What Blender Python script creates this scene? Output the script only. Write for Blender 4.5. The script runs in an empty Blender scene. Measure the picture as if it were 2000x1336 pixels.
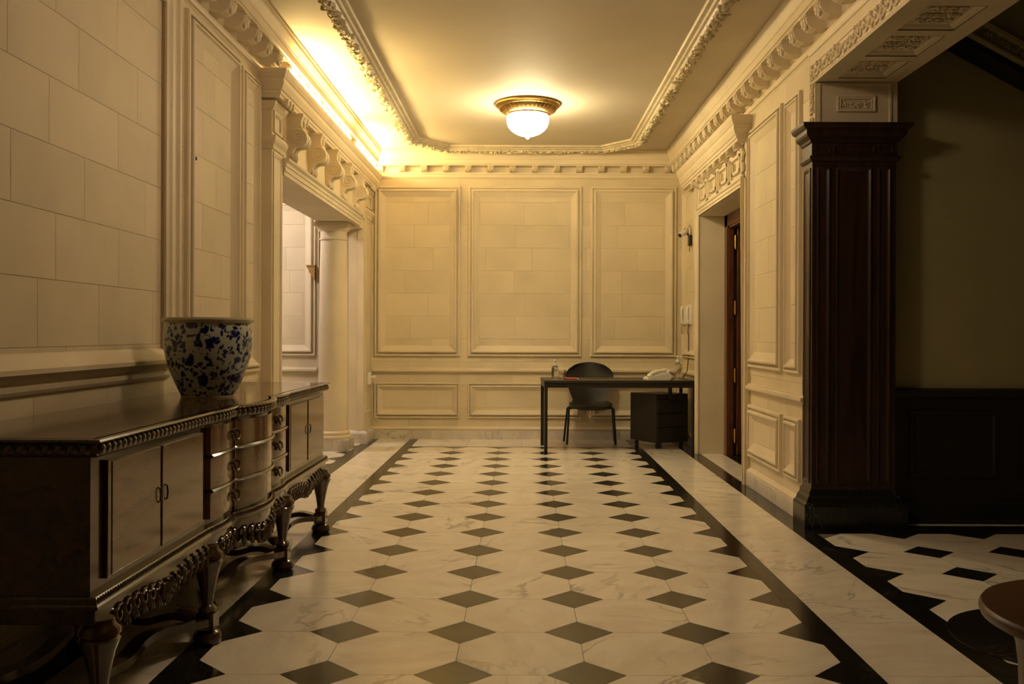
import bpy, math, random
from mathutils import Vector, Matrix
random.seed(7)
PI = math.pi
sc = bpy.context.scene
C = sc.collection

# ------------------------------------------------------------------ camera, world, exposure
F_PX, CX, CY, ROLL = 1814.92, 1020.64, 652.71, 0.003558     # for a 2000 x 1336 frame
cd = bpy.data.cameras.new('camera')
cam = bpy.data.objects.new('camera', cd); C.objects.link(cam); sc.camera = cam
cd.sensor_fit = 'HORIZONTAL'; cd.sensor_width = 36.0
cd.lens = 36.0 * F_PX / 2000.0
cd.shift_x = (1000 - CX) / 2000.0
cd.shift_y = (CY - 668) / 2000.0
cd.clip_start = 0.05
cr, sr = math.cos(ROLL), math.sin(ROLL)
cam.matrix_world = Matrix(((cr, -sr, 0, 0), (0, 0, -1, 0), (sr, cr, 0, 1.2), (0, 0, 0, 1)))
w = bpy.data.worlds.new('world'); sc.world = w; w.use_nodes = True
w.node_tree.nodes['Background'].inputs[0].default_value = (1.0, 0.8, 0.55, 1)
w.node_tree.nodes['Background'].inputs[1].default_value = 0.002
sc.view_settings.view_transform = 'Standard'; sc.view_settings.look = 'None'
sc.view_settings.gamma = 1.0; sc.view_settings.use_curve_mapping = False
sc.view_settings.exposure = 0.0
LAMP_FAR, LAMP_NEAR, LAMP_SIDE, COVE = 84.0, 42.0, 82.0, 440.0   # emission strengths of the real lamps

# ------------------------------------------------------------------ materials
def nodes(name):
    m = bpy.data.materials.new(name); m.use_nodes = True
    nt = m.node_tree
    return m, nt, nt.nodes, nt.links, nt.nodes['Principled BSDF']

def coords(N, L, per_object=True, scale=(1, 1, 1)):
    tc = N.new('ShaderNodeTexCoord')
    mp = N.new('ShaderNodeMapping'); mp.inputs['Scale'].default_value = scale
    L.new(tc.outputs['Object'], mp.inputs['Vector'])
    if per_object:
        oi = N.new('ShaderNodeObjectInfo')
        mu = N.new('ShaderNodeVectorMath'); mu.operation = 'SCALE'
        mu.inputs[0].default_value = (37.0, 61.0, 23.0)
        L.new(oi.outputs['Random'], mu.inputs['Scale'])
        L.new(mu.outputs[0], mp.inputs['Location'])
    return mp.outputs['Vector']

def ramp(N, stops):
    r = N.new('ShaderNodeValToRGB'); e = r.color_ramp.elements
    e[0].position, e[0].color = stops[0][0], (*stops[0][1], 1)
    e[1].position, e[1].color = stops[-1][0], (*stops[-1][1], 1)
    for p, c in stops[1:-1]:
        x = e.new(p); x.color = (*c, 1)
    return r

def mat(name, col, rough=0.5, metal=0.0, var=0.08, scale=6.0, bump=0.0, bscale=60.0, spec=0.5, coat=0.0, stretch=(1, 1, 1), per_object=True):
    m, nt, N, L, b = nodes(name)
    v = coords(N, L, per_object, stretch)
    n = N.new('ShaderNodeTexNoise'); n.inputs['Scale'].default_value = scale; n.inputs['Detail'].default_value = 6
    L.new(v, n.inputs['Vector'])
    lo = tuple(c * (1 - var) for c in col); hi = tuple(min(1, c * (1 + var)) for c in col)
    r = ramp(N, [(0.3, lo), (0.7, hi)])
    L.new(n.outputs['Fac'], r.inputs['Fac']); L.new(r.outputs['Color'], b.inputs['Base Color'])
    b.inputs['Roughness'].default_value = rough; b.inputs['Metallic'].default_value = metal
    b.inputs['Specular IOR Level'].default_value = spec
    b.inputs['Coat Weight'].default_value = coat; b.inputs['Coat Roughness'].default_value = 0.08
    if bump:
        n2 = N.new('ShaderNodeTexNoise'); n2.inputs['Scale'].default_value = bscale; n2.inputs['Detail'].default_value = 4
        L.new(v, n2.inputs['Vector'])
        bp = N.new('ShaderNodeBump'); bp.inputs['Strength'].default_value = bump; bp.inputs['Distance'].default_value = 0.01
        L.new(n2.outputs['Fac'], bp.inputs['Height']); L.new(bp.outputs['Normal'], b.inputs['Normal'])
    return m

def marble(name, base, vein, rough, width=0.03, scale=1.6, amt=0.75, cloud=None):
    m, nt, N, L, b = nodes(name)
    v = coords(N, L, True, (1, 1, 1))
    rot = N.new('ShaderNodeVectorRotate'); rot.rotation_type = 'Z_AXIS'
    oi = N.new('ShaderNodeObjectInfo')
    mm = N.new('ShaderNodeMath'); mm.operation = 'MULTIPLY'; mm.inputs[1].default_value = 17.0
    L.new(oi.outputs['Random'], mm.inputs[0]); L.new(mm.outputs[0], rot.inputs['Angle']); L.new(v, rot.inputs['Vector'])
    st = N.new('ShaderNodeMapping'); st.inputs['Scale'].default_value = (1.0, 2.6, 1.0); L.new(rot.outputs[0], st.inputs['Vector'])
    def veins(sc_, wd, dist):
        n = N.new('ShaderNodeTexNoise'); n.inputs['Scale'].default_value = sc_; n.inputs['Detail'].default_value = 5
        n.inputs['Distortion'].default_value = dist; n.inputs['Roughness'].default_value = 0.55
        L.new(st.outputs[0], n.inputs['Vector'])
        s = N.new('ShaderNodeMath'); s.operation = 'SUBTRACT'; s.inputs[1].default_value = 0.5; L.new(n.outputs['Fac'], s.inputs[0])
        a = N.new('ShaderNodeMath'); a.operation = 'ABSOLUTE'; L.new(s.outputs[0], a.inputs[0])
        r = N.new('ShaderNodeMapRange'); r.inputs['From Min'].default_value = 0.0; r.inputs['From Max'].default_value = wd
        r.inputs['To Min'].default_value = 1.0; r.inputs['To Max'].default_value = 0.0; L.new(a.outputs[0], r.inputs['Value'])
        return r.outputs[0]
    v1 = veins(scale, width, 0.35)
    v2 = veins(scale * 2.1, width * 0.5, 0.5)
    mk = N.new('ShaderNodeTexNoise'); mk.inputs['Scale'].default_value = 2.0; L.new(v, mk.inputs['Vector'])
    mr = N.new('ShaderNodeMapRange'); mr.inputs['From Min'].default_value = 0.45; mr.inputs['From Max'].default_value = 0.65; L.new(mk.outputs['Fac'], mr.inputs['Value'])
    m1 = N.new('ShaderNodeMath'); m1.operation = 'MULTIPLY'; L.new(v1, m1.inputs[0]); L.new(mr.outputs[0], m1.inputs[1])
    m2 = N.new('ShaderNodeMath'); m2.operation = 'MULTIPLY'; L.new(v2, m2.inputs[0]); m2.inputs[1].default_value = 0.16
    ad = N.new('ShaderNodeMath'); ad.operation = 'ADD'; ad.use_clamp = True; L.new(m1.outputs[0], ad.inputs[0]); L.new(m2.outputs[0], ad.inputs[1])
    m3 = N.new('ShaderNodeMath'); m3.operation = 'MULTIPLY'; L.new(ad.outputs[0], m3.inputs[0]); m3.inputs[1].default_value = amt
    cl = N.new('ShaderNodeTexNoise'); cl.inputs['Scale'].default_value = 3.5; cl.inputs['Detail'].default_value = 4; L.new(st.outputs[0], cl.inputs['Vector'])
    r = ramp(N, [(0.35, cloud or tuple(c * 0.88 for c in base)), (0.6, base)]); L.new(cl.outputs['Fac'], r.inputs['Fac'])
    mx = N.new('ShaderNodeMixRGB'); L.new(m3.outputs[0], mx.inputs['Fac']); L.new(r.outputs['Color'], mx.inputs['Color1']); mx.inputs['Color2'].default_value = (*vein, 1)
    hs = N.new('ShaderNodeHueSaturation'); L.new(mx.outputs[0], hs.inputs['Color'])
    vr = N.new('ShaderNodeMapRange'); vr.inputs['To Min'].default_value = 0.92; vr.inputs['To Max'].default_value = 1.04; L.new(oi.outputs['Random'], vr.inputs['Value'])
    L.new(vr.outputs[0], hs.inputs['Value']); L.new(hs.outputs[0], b.inputs['Base Color'])
    b.inputs['Roughness'].default_value = rough
    return m

def stone(name, col, rough=0.62):
    m, nt, N, L, b = nodes(name)
    v = coords(N, L, True)
    n = N.new('ShaderNodeTexNoise'); n.inputs['Scale'].default_value = 2.2; n.inputs['Detail'].default_value = 8; L.new(v, n.inputs['Vector'])
    r = ramp(N, [(0.3, tuple(c * 0.90 for c in col)), (0.55, col), (0.8, tuple(min(1, c * 1.05) for c in col))])
    L.new(n.outputs['Fac'], r.inputs['Fac'])
    oi = N.new('ShaderNodeObjectInfo')
    hs = N.new('ShaderNodeHueSaturation'); L.new(r.outputs['Color'], hs.inputs['Color'])
    vr = N.new('ShaderNodeMapRange'); vr.inputs['To Min'].default_value = 0.965; vr.inputs['To Max'].default_value = 1.03; L.new(oi.outputs['Random'], vr.inputs['Value'])
    L.new(vr.outputs[0], hs.inputs['Value']); L.new(hs.outputs[0], b.inputs['Base Color'])
    b.inputs['Roughness'].default_value = rough; b.inputs['Specular IOR Level'].default_value = 0.3
    n2 = N.new('ShaderNodeTexNoise'); n2.inputs['Scale'].default_value = 40; n2.inputs['Detail'].default_value = 5; L.new(v, n2.inputs['Vector'])
    bp = N.new('ShaderNodeBump'); bp.inputs['Strength'].default_value = 0.12; bp.inputs['Distance'].default_value = 0.004
    L.new(n2.outputs['Fac'], bp.inputs['Height']); L.new(bp.outputs['Normal'], b.inputs['Normal'])
    return m

def wood(name, dark, light, rough, axis=(1, 8, 8), scale=3.0, coat=0.0):
    m, nt, N, L, b = nodes(name)
    v = coords(N, L, True, axis)
    n = N.new('ShaderNodeTexNoise'); n.inputs['Scale'].default_value = scale; n.inputs['Detail'].default_value = 7; n.inputs['Distortion'].default_value = 0.8
    L.new(v, n.inputs['Vector'])
    r = ramp(N, [(0.32, dark), (0.5, tuple((a + c) / 2 for a, c in zip(dark, light))), (0.72, light)])
    L.new(n.outputs['Fac'], r.inputs['Fac']); L.new(r.outputs['Color'], b.inputs['Base Color'])
    b.inputs['Roughness'].default_value = rough
    b.inputs['Coat Weight'].default_value = coat; b.inputs['Coat Roughness'].default_value = 0.1
    return m

def emit(name, col, strength):
    m, nt, N, L, b = nodes(name)
    b.inputs['Base Color'].default_value = (0.9, 0.9, 0.85, 1)
    b.inputs['Emission Color'].default_value = (*col, 1); b.inputs['Emission Strength'].default_value = strength
    b.inputs['Roughness'].default_value = 0.3
    return m

M = {}
STONE = (0.70, 0.60, 0.415)
M['stone'] = stone('limestone_blocks', STONE)
M['stone_trim'] = stone('limestone_mouldings', (0.72, 0.62, 0.44), 0.55)
M['joint'] = mat('joint_mortar', (0.48, 0.38, 0.25), 0.9)
M['base_marble'] = marble('skirting_marble', (0.68, 0.62, 0.54), (0.30, 0.27, 0.25), 0.3, 0.03, 3.0)
M['white_marble'] = marble('white_marble', (0.86, 0.81, 0.69), (0.34, 0.30, 0.26), 0.16, 0.018, 1.15, 0.8, (0.78, 0.71, 0.59))
M['black_marble'] = marble('black_marble', (0.016, 0.015, 0.012), (0.16, 0.15, 0.13), 0.16, 0.006, 1.3, 0.6, (0.008, 0.008, 0.006))
M['grout'] = mat('floor_joint', (0.11, 0.08, 0.05), 0.8)
M['plaster'] = mat('ceiling_plaster', (0.62, 0.55, 0.42), 0.7, var=0.05, scale=1.5)
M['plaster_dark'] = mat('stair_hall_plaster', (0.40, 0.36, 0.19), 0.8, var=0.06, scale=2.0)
M['gilt_plaster'] = mat('garland_plaster', (0.58, 0.50, 0.34), 0.5, var=0.12, scale=12)
M['mahogany'] = wood('polished_mahogany', (0.024, 0.012, 0.005), (0.085, 0.043, 0.016), 0.17, (8, 1.2, 8), 2.2, 0.5)
M['mahogany_door'] = wood('mahogany_veneer', (0.13, 0.072, 0.028), (0.22, 0.125, 0.052), 0.15, (1.5, 1.2, 7), 2.0, 0.6)
M['mahogany_dark'] = mat('dark_carved_mahogany', (0.070, 0.036, 0.016), 0.16, var=0.3, scale=20, coat=0.6)
M['pillar_wood'] = wood('dark_pillar_wood', (0.018, 0.009, 0.004), (0.050, 0.024, 0.011), 0.32, (7, 7, 0.7), 2.5)
M['wainscot_wood'] = wood('black_wainscot_wood', (0.010, 0.008, 0.005), (0.02, 0.015, 0.009), 0.45, (1, 7, 7), 2.5)
M['door_wood'] = wood('red_door_wood', (0.07, 0.022, 0.010), (0.16, 0.055, 0.024), 0.25, (7, 7, 0.7), 2.5)
M['black_green'] = marble('black_green_marble', (0.014, 0.015, 0.011), (0.12, 0.12, 0.10), 0.25, 0.008, 1.6)
M['table_wood'] = wood('round_table_wood', (0.035, 0.013, 0.005), (0.085, 0.034, 0.013), 0.34, (1, 6, 6), 3.0, 0.0)
M['brass'] = mat('polished_brass', (0.75, 0.52, 0.17), 0.22, 1.0, 0.15, 20)
M['bronze'] = mat('aged_bronze', (0.42, 0.27, 0.09), 0.35, 1.0, 0.4, 14)
M['iron'] = mat('old_brass_fittings', (0.10, 0.065, 0.03), 0.35, 0.9, 0.3, 30)
M['black_metal'] = mat('black_painted_steel', (0.012, 0.011, 0.010), 0.4, 0.0, 0.2)
M['black_plastic'] = mat('black_plastic', (0.016, 0.015, 0.013), 0.45, 0.0, 0.15, bump=0.1, bscale=200)
M['desk_top'] = mat('black_desk_laminate', (0.024, 0.019, 0.014), 0.4, 0.0, 0.2)
M['white_plastic'] = mat('white_plastic', (0.80, 0.76, 0.68), 0.4, 0.0, 0.03)
M['ochre'] = mat('ochre_plain', (0.36, 0.21, 0.05), 0.6)
M['grey_plastic'] = mat('grey_plastic', (0.25, 0.23, 0.20), 0.4, 0.0, 0.05)
M['red_plastic'] = mat('red_cloth', (0.62, 0.09, 0.05), 0.6, 0.0, 0.15)
M['cable_dark'] = mat('dark_cable', (0.03, 0.02, 0.015), 0.5)
M['globe'] = emit('lit_glass_globe', (1.0, 0.82, 0.48), LAMP_FAR)
M['globe_near'] = emit('lit_glass_globe_dim', (1.0, 0.74, 0.49), LAMP_NEAR)
M['globe_side'] = emit('lit_glass_globe_cool', (1.0, 0.86, 0.82), LAMP_SIDE)
M['tube'] = emit('lit_cove_tube', (1.0, 0.70, 0.27), COVE)

def glass_mat():
    m, nt, N, L, b = nodes('clear_bottle_plastic')
    b.inputs['Transmission Weight'].default_value = 0.95; b.inputs['Roughness'].default_value = 0.05
    b.inputs['IOR'].default_value = 1.22; b.inputs['Base Color'].default_value = (0.97, 0.95, 0.9, 1)
    return m
M['clear'] = glass_mat()

def porcelain():
    m, nt, N, L, b = nodes('blue_and_white_porcelain')
    tc = N.new('ShaderNodeTexCoord')
    n = N.new('ShaderNodeTexNoise'); n.inputs['Scale'].default_value = 22; n.inputs['Detail'].default_value = 2; L.new(tc.outputs['Object'], n.inputs['Vector'])
    mx = N.new('ShaderNodeMixRGB'); mx.inputs['Fac'].default_value = 0.055
    L.new(tc.outputs['Object'], mx.inputs['Color1']); L.new(n.outputs['Color'], mx.inputs['Color2'])
    v1 = N.new('ShaderNodeTexVoronoi'); v1.inputs['Scale'].default_value = 42; L.new(mx.outputs[0], v1.inputs['Vector'])
    v2 = N.new('ShaderNodeTexVoronoi'); v2.inputs['Scale'].default_value = 13; L.new(mx.outputs[0], v2.inputs['Vector'])
    r1 = ramp(N, [(0.44, (1, 1, 1)), (0.50, (0, 0, 0))]); L.new(v1.outputs['Distance'], r1.inputs['Fac'])
    r2 = ramp(N, [(0.26, (1, 1, 1)), (0.32, (0, 0, 0))]); L.new(v2.outputs['Distance'], r2.inputs['Fac'])
    n3 = N.new('ShaderNodeTexNoise'); n3.inputs['Scale'].default_value = 20; L.new(tc.outputs['Object'], n3.inputs['Vector'])
    r3 = ramp(N, [(0.38, (0, 0, 0)), (0.43, (1, 1, 1))]); L.new(n3.outputs['Fac'], r3.inputs['Fac'])
    a = N.new('ShaderNodeMath'); a.operation = 'MULTIPLY'; L.new(r1.outputs['Color'], a.inputs[0]); L.new(r3.outputs['Color'], a.inputs[1])
    c = N.new('ShaderNodeMath'); c.operation = 'MAXIMUM'; L.new(a.outputs[0], c.inputs[0]); L.new(r2.outputs['Color'], c.inputs[1])
    col = N.new('ShaderNodeMixRGB'); L.new(c.outputs[0], col.inputs['Fac'])
    col.inputs['Color1'].default_value = (0.44, 0.47, 0.38, 1); col.inputs['Color2'].default_value = (0.010, 0.012, 0.085, 1)
    L.new(col.outputs[0], b.inputs['Base Color']); b.inputs['Roughness'].default_value = 0.12
    return m
M['porcelain'] = porcelain()
M['porcelain_rim'] = mat('glazed_rim', (0.42, 0.36, 0.24), 0.15, 0, 0.1)

# ------------------------------------------------------------------ mesh builder
class MB:
    def __init__(s): s.v = []; s.f = []
    def add(s, vs, fs, fn=None):
        k = len(s.v)
        s.v += [tuple(fn(*p)) if fn else tuple(p) for p in vs]
        s.f += [tuple(i + k for i in f) for f in fs]
        return s
    def box(s, a, b, fn=None):
        (x0, y0, z0), (x1, y1, z1) = a, b
        vs = [(x, y, z) for z in (z0, z1) for y in (y0, y1) for x in (x0, x1)]
        return s.add(vs, [(0, 2, 3, 1), (4, 5, 7, 6), (0, 1, 5, 4), (2, 6, 7, 3), (0, 4, 6, 2), (1, 3, 7, 5)], fn)
    def rbox(s, a, b, r=0.004, fn=None):
        """box with chamfered edges"""
        (x0, y0, z0), (x1, y1, z1) = a, b
        X, Y, Z = (x0, x1), (y0, y1), (z0, z1); vs = []; idx = {}
        for i in (0, 1):
            for j in (0, 1):
                for k in (0, 1):
                    sx, sy, sz = (1, -1)[i] * r, (1, -1)[j] * r, (1, -1)[k] * r
                    for ax, p in enumerate(((X[i], Y[j] + sy, Z[k] + sz), (X[i] + sx, Y[j], Z[k] + sz), (X[i] + sx, Y[j] + sy, Z[k]))):
                        idx[(i, j, k, ax)] = len(vs); vs.append(p)
        g = lambda i, j, k, a_: idx[(i, j, k, a_)]
        fs = []
        for i in (0, 1): fs.append((g(i, 0, 0, 0), g(i, 1, 0, 0), g(i, 1, 1, 0), g(i, 0, 1, 0)))
        for j in (0, 1): fs.append((g(0, j, 0, 1), g(1, j, 0, 1), g(1, j, 1, 1), g(0, j, 1, 1)))
        for k in (0, 1): fs.append((g(0, 0, k, 2), g(1, 0, k, 2), g(1, 1, k, 2), g(0, 1, k, 2)))
        for i in (0, 1):
            for j in (0, 1): fs.append((g(i, j, 0, 0), g(i, j, 1, 0), g(i, j, 1, 1), g(i, j, 0, 1)))
        for i in (0, 1):
            for k in (0, 1): fs.append((g(i, 0, k, 0), g(i, 1, k, 0), g(i, 1, k, 2), g(i, 0, k, 2)))
        for j in (0, 1):
            for k in (0, 1): fs.append((g(0, j, k, 1), g(1, j, k, 1), g(1, j, k, 2), g(0, j, k, 2)))
        for i in (0, 1):
            for j in (0, 1):
                for k in (0, 1): fs.append((g(i, j, k, 0), g(i, j, k, 1), g(i, j, k, 2)))
        return s.add(vs, fs, fn)
    def prism(s, poly, h0, h1, fn=None):
        """poly in (a,b), extruded along third coordinate"""
        n = len(poly)
        vs = [(a, b, h0) for a, b in poly] + [(a, b, h1) for a, b in poly]
        fs = [tuple(range(n))[::-1], tuple(range(n, 2 * n))] + [(i, (i + 1) % n, n + (i + 1) % n, n + i) for i in range(n)]
        return s.add(vs, fs, fn)
    def lathe(s, prof, n=24, c=(0, 0, 0), fn=None, cap=True, rib=0.0, nr=0):
        vs = []
        for r, z in prof:
            for i in range(n):
                t = 2 * PI * i / n
                rr = r * (1 + rib * abs(math.sin(nr * t / 2))) if rib else r
                vs.append((c[0] + rr * math.cos(t), c[1] + rr * math.sin(t), c[2] + z))
        fs = []
        for k in range(len(prof) - 1):
            for i in range(n):
                j = (i + 1) % n
                fs.append((k * n + i, k * n + j, (k + 1) * n + j, (k + 1) * n + i))
        if cap:
            fs.append(tuple(range(n))[::-1]); fs.append(tuple(range((len(prof) - 1) * n, len(prof) * n)))
        return s.add(vs, fs, fn)
    def tube(s, pts, r, n=6, fn=None, cap=True):
        pts = [Vector(p) for p in pts]; m = len(pts)
        vs = []; up = Vector((0.13, 0.27, 0.95)).normalized()
        prev = None
        for i, p in enumerate(pts):
            t = (pts[min(i + 1, m - 1)] - pts[max(i - 1, 0)])
            t = t.normalized() if t.length > 1e-9 else Vector((0, 0, 1))
            if prev is None:
                a = t.cross(up)
                if a.length < 0.05: a = t.cross(Vector((1, 0, 0)))
            else:
                a = prev - t * prev.dot(t)
                if a.length < 1e-6: a = t.cross(up)
            a.normalize(); b_ = t.cross(a); prev = a
            rr = r[i] if isinstance(r, (list, tuple)) else r
            for k in range(n):
                q = 2 * PI * k / n
                vs.append(tuple(p + a * (rr * math.cos(q)) + b_ * (rr * math.sin(q))))
        fs = [(i * n + k, i * n + (k + 1) % n, (i + 1) * n + (k + 1) % n, (i + 1) * n + k) for i in range(m - 1) for k in range(n)]
        if cap: fs += [tuple(range(n))[::-1], tuple(range((m - 1) * n, m * n))]
        return s.add(vs, fs, fn)
    def blob(s, c, r, fn=None, rot=None, n=6, m=4):
        """small ellipsoid"""
        vs = [(0, 0, -1)]
        for j in range(1, m):
            ph = -PI / 2 + PI * j / m
            for i in range(n):
                t = 2 * PI * i / n
                vs.append((math.cos(ph) * math.cos(t), math.cos(ph) * math.sin(t), math.sin(ph)))
        vs.append((0, 0, 1))
        vs = [Vector((a * r[0], b * r[1], d * r[2])) for a, b, d in vs]
        if rot is not None: vs = [rot @ v for v in vs]
        vs = [tuple(v + Vector(c)) for v in vs]
        fs = [(0, 1 + (i + 1) % n, 1 + i) for i in range(n)]
        for j in range(m - 2):
            for i in range(n):
                a = 1 + j * n + i; b_ = 1 + j * n + (i + 1) % n
                fs.append((a, b_, b_ + n, a + n))
        k = len(vs) - 1; o = 1 + (m - 2) * n
        fs += [(o + i, o + (i + 1) % n, k) for i in range(n)]
        return s.add(vs, fs, fn)
    def rings(s, w, h, prof, fn, u0=0, v0=0, fill=False):
        """mitred rectangular frame; prof = (inset, height) from the outside in"""
        vs = []
        for ins, d in prof:
            vs += [(u0 + ins, v0 + ins, d), (u0 + w - ins, v0 + ins, d), (u0 + w - ins, v0 + h - ins, d), (u0 + ins, v0 + h - ins, d)]
        fs = [(k * 4 + i, k * 4 + (i + 1) % 4, k * 4 + 4 + (i + 1) % 4, k * 4 + 4 + i) for k in range(len(prof) - 1) for i in range(4)]
        if fill:
            k = len(prof) * 4 - 4; fs.append((k, k + 1, k + 2, k + 3))
        return s.add(vs, fs, fn)
    def sweep(s, path, prof, closed=False, cap=True, fn=None):
        """plan path (x,y); prof = (offset to the right of travel, z); mitred corners"""
        n = len(path); P = [Vector(p) for p in path]; vs = []
        for i in range(n):
            if closed: d0 = (P[i] - P[i - 1]).normalized(); d1 = (P[(i + 1) % n] - P[i]).normalized()
            else:
                d0 = (P[i] - P[i - 1]).normalized() if i else (P[1] - P[0]).normalized()
                d1 = (P[i + 1] - P[i]).normalized() if i < n - 1 else d0
            n0 = Vector((d0.y, -d0.x)); n1 = Vector((d1.y, -d1.x))
            mt = (n0 + n1); mt = mt / max(0.15, (1 + n0.dot(n1)))
            for off, z in prof: vs.append((P[i].x + mt.x * off, P[i].y + mt.y * off, z))
        k = len(prof); fs = []
        for i in range(n if closed else n - 1):
            a = i * k; b_ = ((i + 1) % n) * k
            for j in range(k - 1): fs.append((a + j, a + j + 1, b_ + j + 1, b_ + j))
        if cap and not closed: fs += [tuple(range(k)), tuple(range((n - 1) * k, n * k))[::-1]]
        return s.add(vs, fs, fn)
    def mesh(s, name, m=None, smooth=False):
        me = bpy.data.meshes.new(name); me.from_pydata(s.v, [], s.f); me.update()
        if m: me.materials.append(M[m])
        if smooth:
            for p in me.polygons: p.use_smooth = True
            try: me.set_sharp_from_angle(angle=0.7)
            except Exception: pass
        return me
    def build(s, name, m, parent=None, smooth=False, loc=None, label=None):
        return obj(name, s.mesh(name, m, smooth), parent, loc, label)

def obj(name, me, parent=None, loc=None, label=None, rz=None, rot=None):
    o = bpy.data.objects.new(name, me); C.objects.link(o)
    if parent: o.parent = parent
    if loc: o.location = loc
    if rz is not None: o.rotation_euler = (0, 0, rz)
    if rot is not None: o.rotation_euler = rot
    if label: o['label'] = label
    return o
def tag(o, label, cat, group=None, kind=None):
    o['label'] = label; o['category'] = cat
    if group: o['group'] = group
    if kind: o['kind'] = kind
    return o
def thing(name, label, cat, loc=(0, 0, 0), rz=0, group=None):
    o = bpy.data.objects.new(name, None); C.objects.link(o); o.empty_display_size = 0.1
    o.location = loc; o.rotation_euler = (0, 0, rz)
    return tag(o, label, cat, group)
def struct(name, mb, m, label, cat): return tag(mb.build(name, m), label, cat, kind='structure')
def rect(*a): return a
def onwall(side, plane):
    """(u, v, d) -> world: u along the wall, v up, d out of the wall"""
    if side == 'back': return lambda u, v, d: (u, plane - d, v)
    if side == 'left': return lambda u, v, d: (plane + d, u, v)
    if side == 'right': return lambda u, v, d: (plane - d, u, v)
    if side == 'soffit': return lambda u, v, d: (u, v, plane - d)

XL, XR, YB, ZC = -1.80, 1.82, 10.61, 3.27
Y0 = -1.2                       # the hall runs on past the camera
A = 0.470648; DH = 0.140414; XG = -1.18152; YG = 9.388053   # floor grid

# ------------------------------------------------------------------ floor
fl = MB(); fl.box((-4.6, Y0, -0.12), (5.2, 10.8, -0.004))
floor = struct('floor', fl, 'grout', 'polished floor of white marble octagons with black marble diamonds', 'floor')
g = 0.0011; h = A / 2
oct_poly = [(-h + DH, -h + g), (h - DH, -h + g), (h - g, -h + DH), (h - g, h - DH), (h - DH, h - g), (-h + DH, h - g), (-h + g, h - DH), (-h + g, -h + DH)]
oct_me = MB().prism(oct_poly, -0.02, 0).mesh('octagon_tile', 'white_marble')
q = DH - 0.0016
dia_me = MB().prism([(-q, 0), (0, -q), (q, 0), (0, q)], -0.02, 0).mesh('diamond_tile', 'black_marble')
half = {}
for k, pl in dict(r=[(0, -q), (q, 0), (0, q)], l=[(-q, 0), (0, -q), (0, q)], b=[(-q, 0), (0, -q), (q, 0)]).items():
    half[k] = MB().prism(pl, -0.02, 0).mesh('diamond_tile', 'black_marble')
def slab(x0, y0, x1, y1, m, name):
    mb = MB(); cx, cy = (x0 + x1) / 2, (y0 + y1) / 2
    mb.box((x0 - cx + g, y0 - cy + g, -0.02), (x1 - cx - g, y1 - cy - g, 0))
    mb.build(name, m, floor, loc=(cx, cy, 0))
NR = 18
for r in range(-1, NR):
    for c in range(6):
        X, Y = XG + c * A, YG - r * A
        if r == -1:
            if 0 < c < 5: obj('diamond_tile', half['b'], floor, (X, Y, 0))
        else:
            obj('diamond_tile', half['r'] if c == 0 else half['l'] if c == 5 else dia_me, floor, (X, Y, 0))
        if c < 5: obj('octagon_tile', oct_me, floor, (X + h, Y - h, 0))
YT = YG + A
XB0, XB1 = -1.2765, 1.2655      # outer edges of the inner black band
XW0, XW1 = -1.634, 1.663        # outer edges of the white band
slab(XG, YT, XG + 5 * A, YT + 0.035, 'black_marble', 'border_slab')
for i in range(4): slab(XG + i * 1.25 * A, YT + 0.035, XG + (i + 1) * 1.25 * A, YB - 0.01, 'white_marble', 'white_slab')
yy = YB - 0.01; cuts = [yy, YT + 0.018]
k = YG - A
while k > Y0 + 0.5: cuts.append(k); k -= 2 * A
for y1, y0 in zip(cuts, cuts[1:]):
    slab(XB0, y0, XG, y1, 'black_marble', 'border_slab'); slab(XG + 5 * A, y0, XB1, y1, 'black_marble', 'border_slab')
    slab(XW0, y0, XB0, y1, 'white_marble', 'white_slab'); slab(XB1, y0, XW1, y1, 'white_marble', 'white_slab')
    slab(-1.757, y0, XW0, y1, 'black_marble', 'border_slab'); slab(XW1, y0, 1.786, y1, 'black_marble', 'border_slab')
# stair hall beyond the pillar on the right, and the room beyond the left doorway
RC = 1.786
disc = (2.152, 3.67, 0.43)
for r in range(8, 15):
    for c in range(5):
        X, Y = RC + c * A, YG - r * A
        if r == 8:
            if c: obj('diamond_tile', half['b'], floor, (X, Y, 0))
        else: obj('diamond_tile', half['r'] if c == 0 else dia_me, floor, (X, Y, 0))
        obj('octagon_tile', oct_me, floor, (X + h, Y - h, 0))
slab(1.786, YG - 8 * A, 4.4, 5.86, 'black_marble', 'border_slab'); slab(2.30, 5.862, 4.4, 5.93, 'white_marble', 'white_slab')
MB().lathe([(disc[2], 0.0), (disc[2], 0.002)], 48).build('inlay_roundel', 'black_marble', floor, loc=(disc[0], disc[1], 0), label='round black marble inlay')
LC = -1.757
for r in range(-2, 7):
    for c in range(4):
        X, Y = LC - c * A, YG - r * A
        if r > -2: obj('diamond_tile', half['l'] if c == 0 else dia_me, floor, (X, Y, 0))
        if c < 4: obj('octagon_tile', oct_me, floor, (X - h, Y - h, 0))
# threshold of the wooden door on the right
slab(1.80, 7.62, 2.02, 9.36, 'white_marble', 'white_slab'); slab(1.787, 7.50, 2.02, 7.62, 'black_marble', 'border_slab')
slab(2.03, 7.50, 3.0, 9.36, 'black_marble', 'border_slab')

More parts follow.
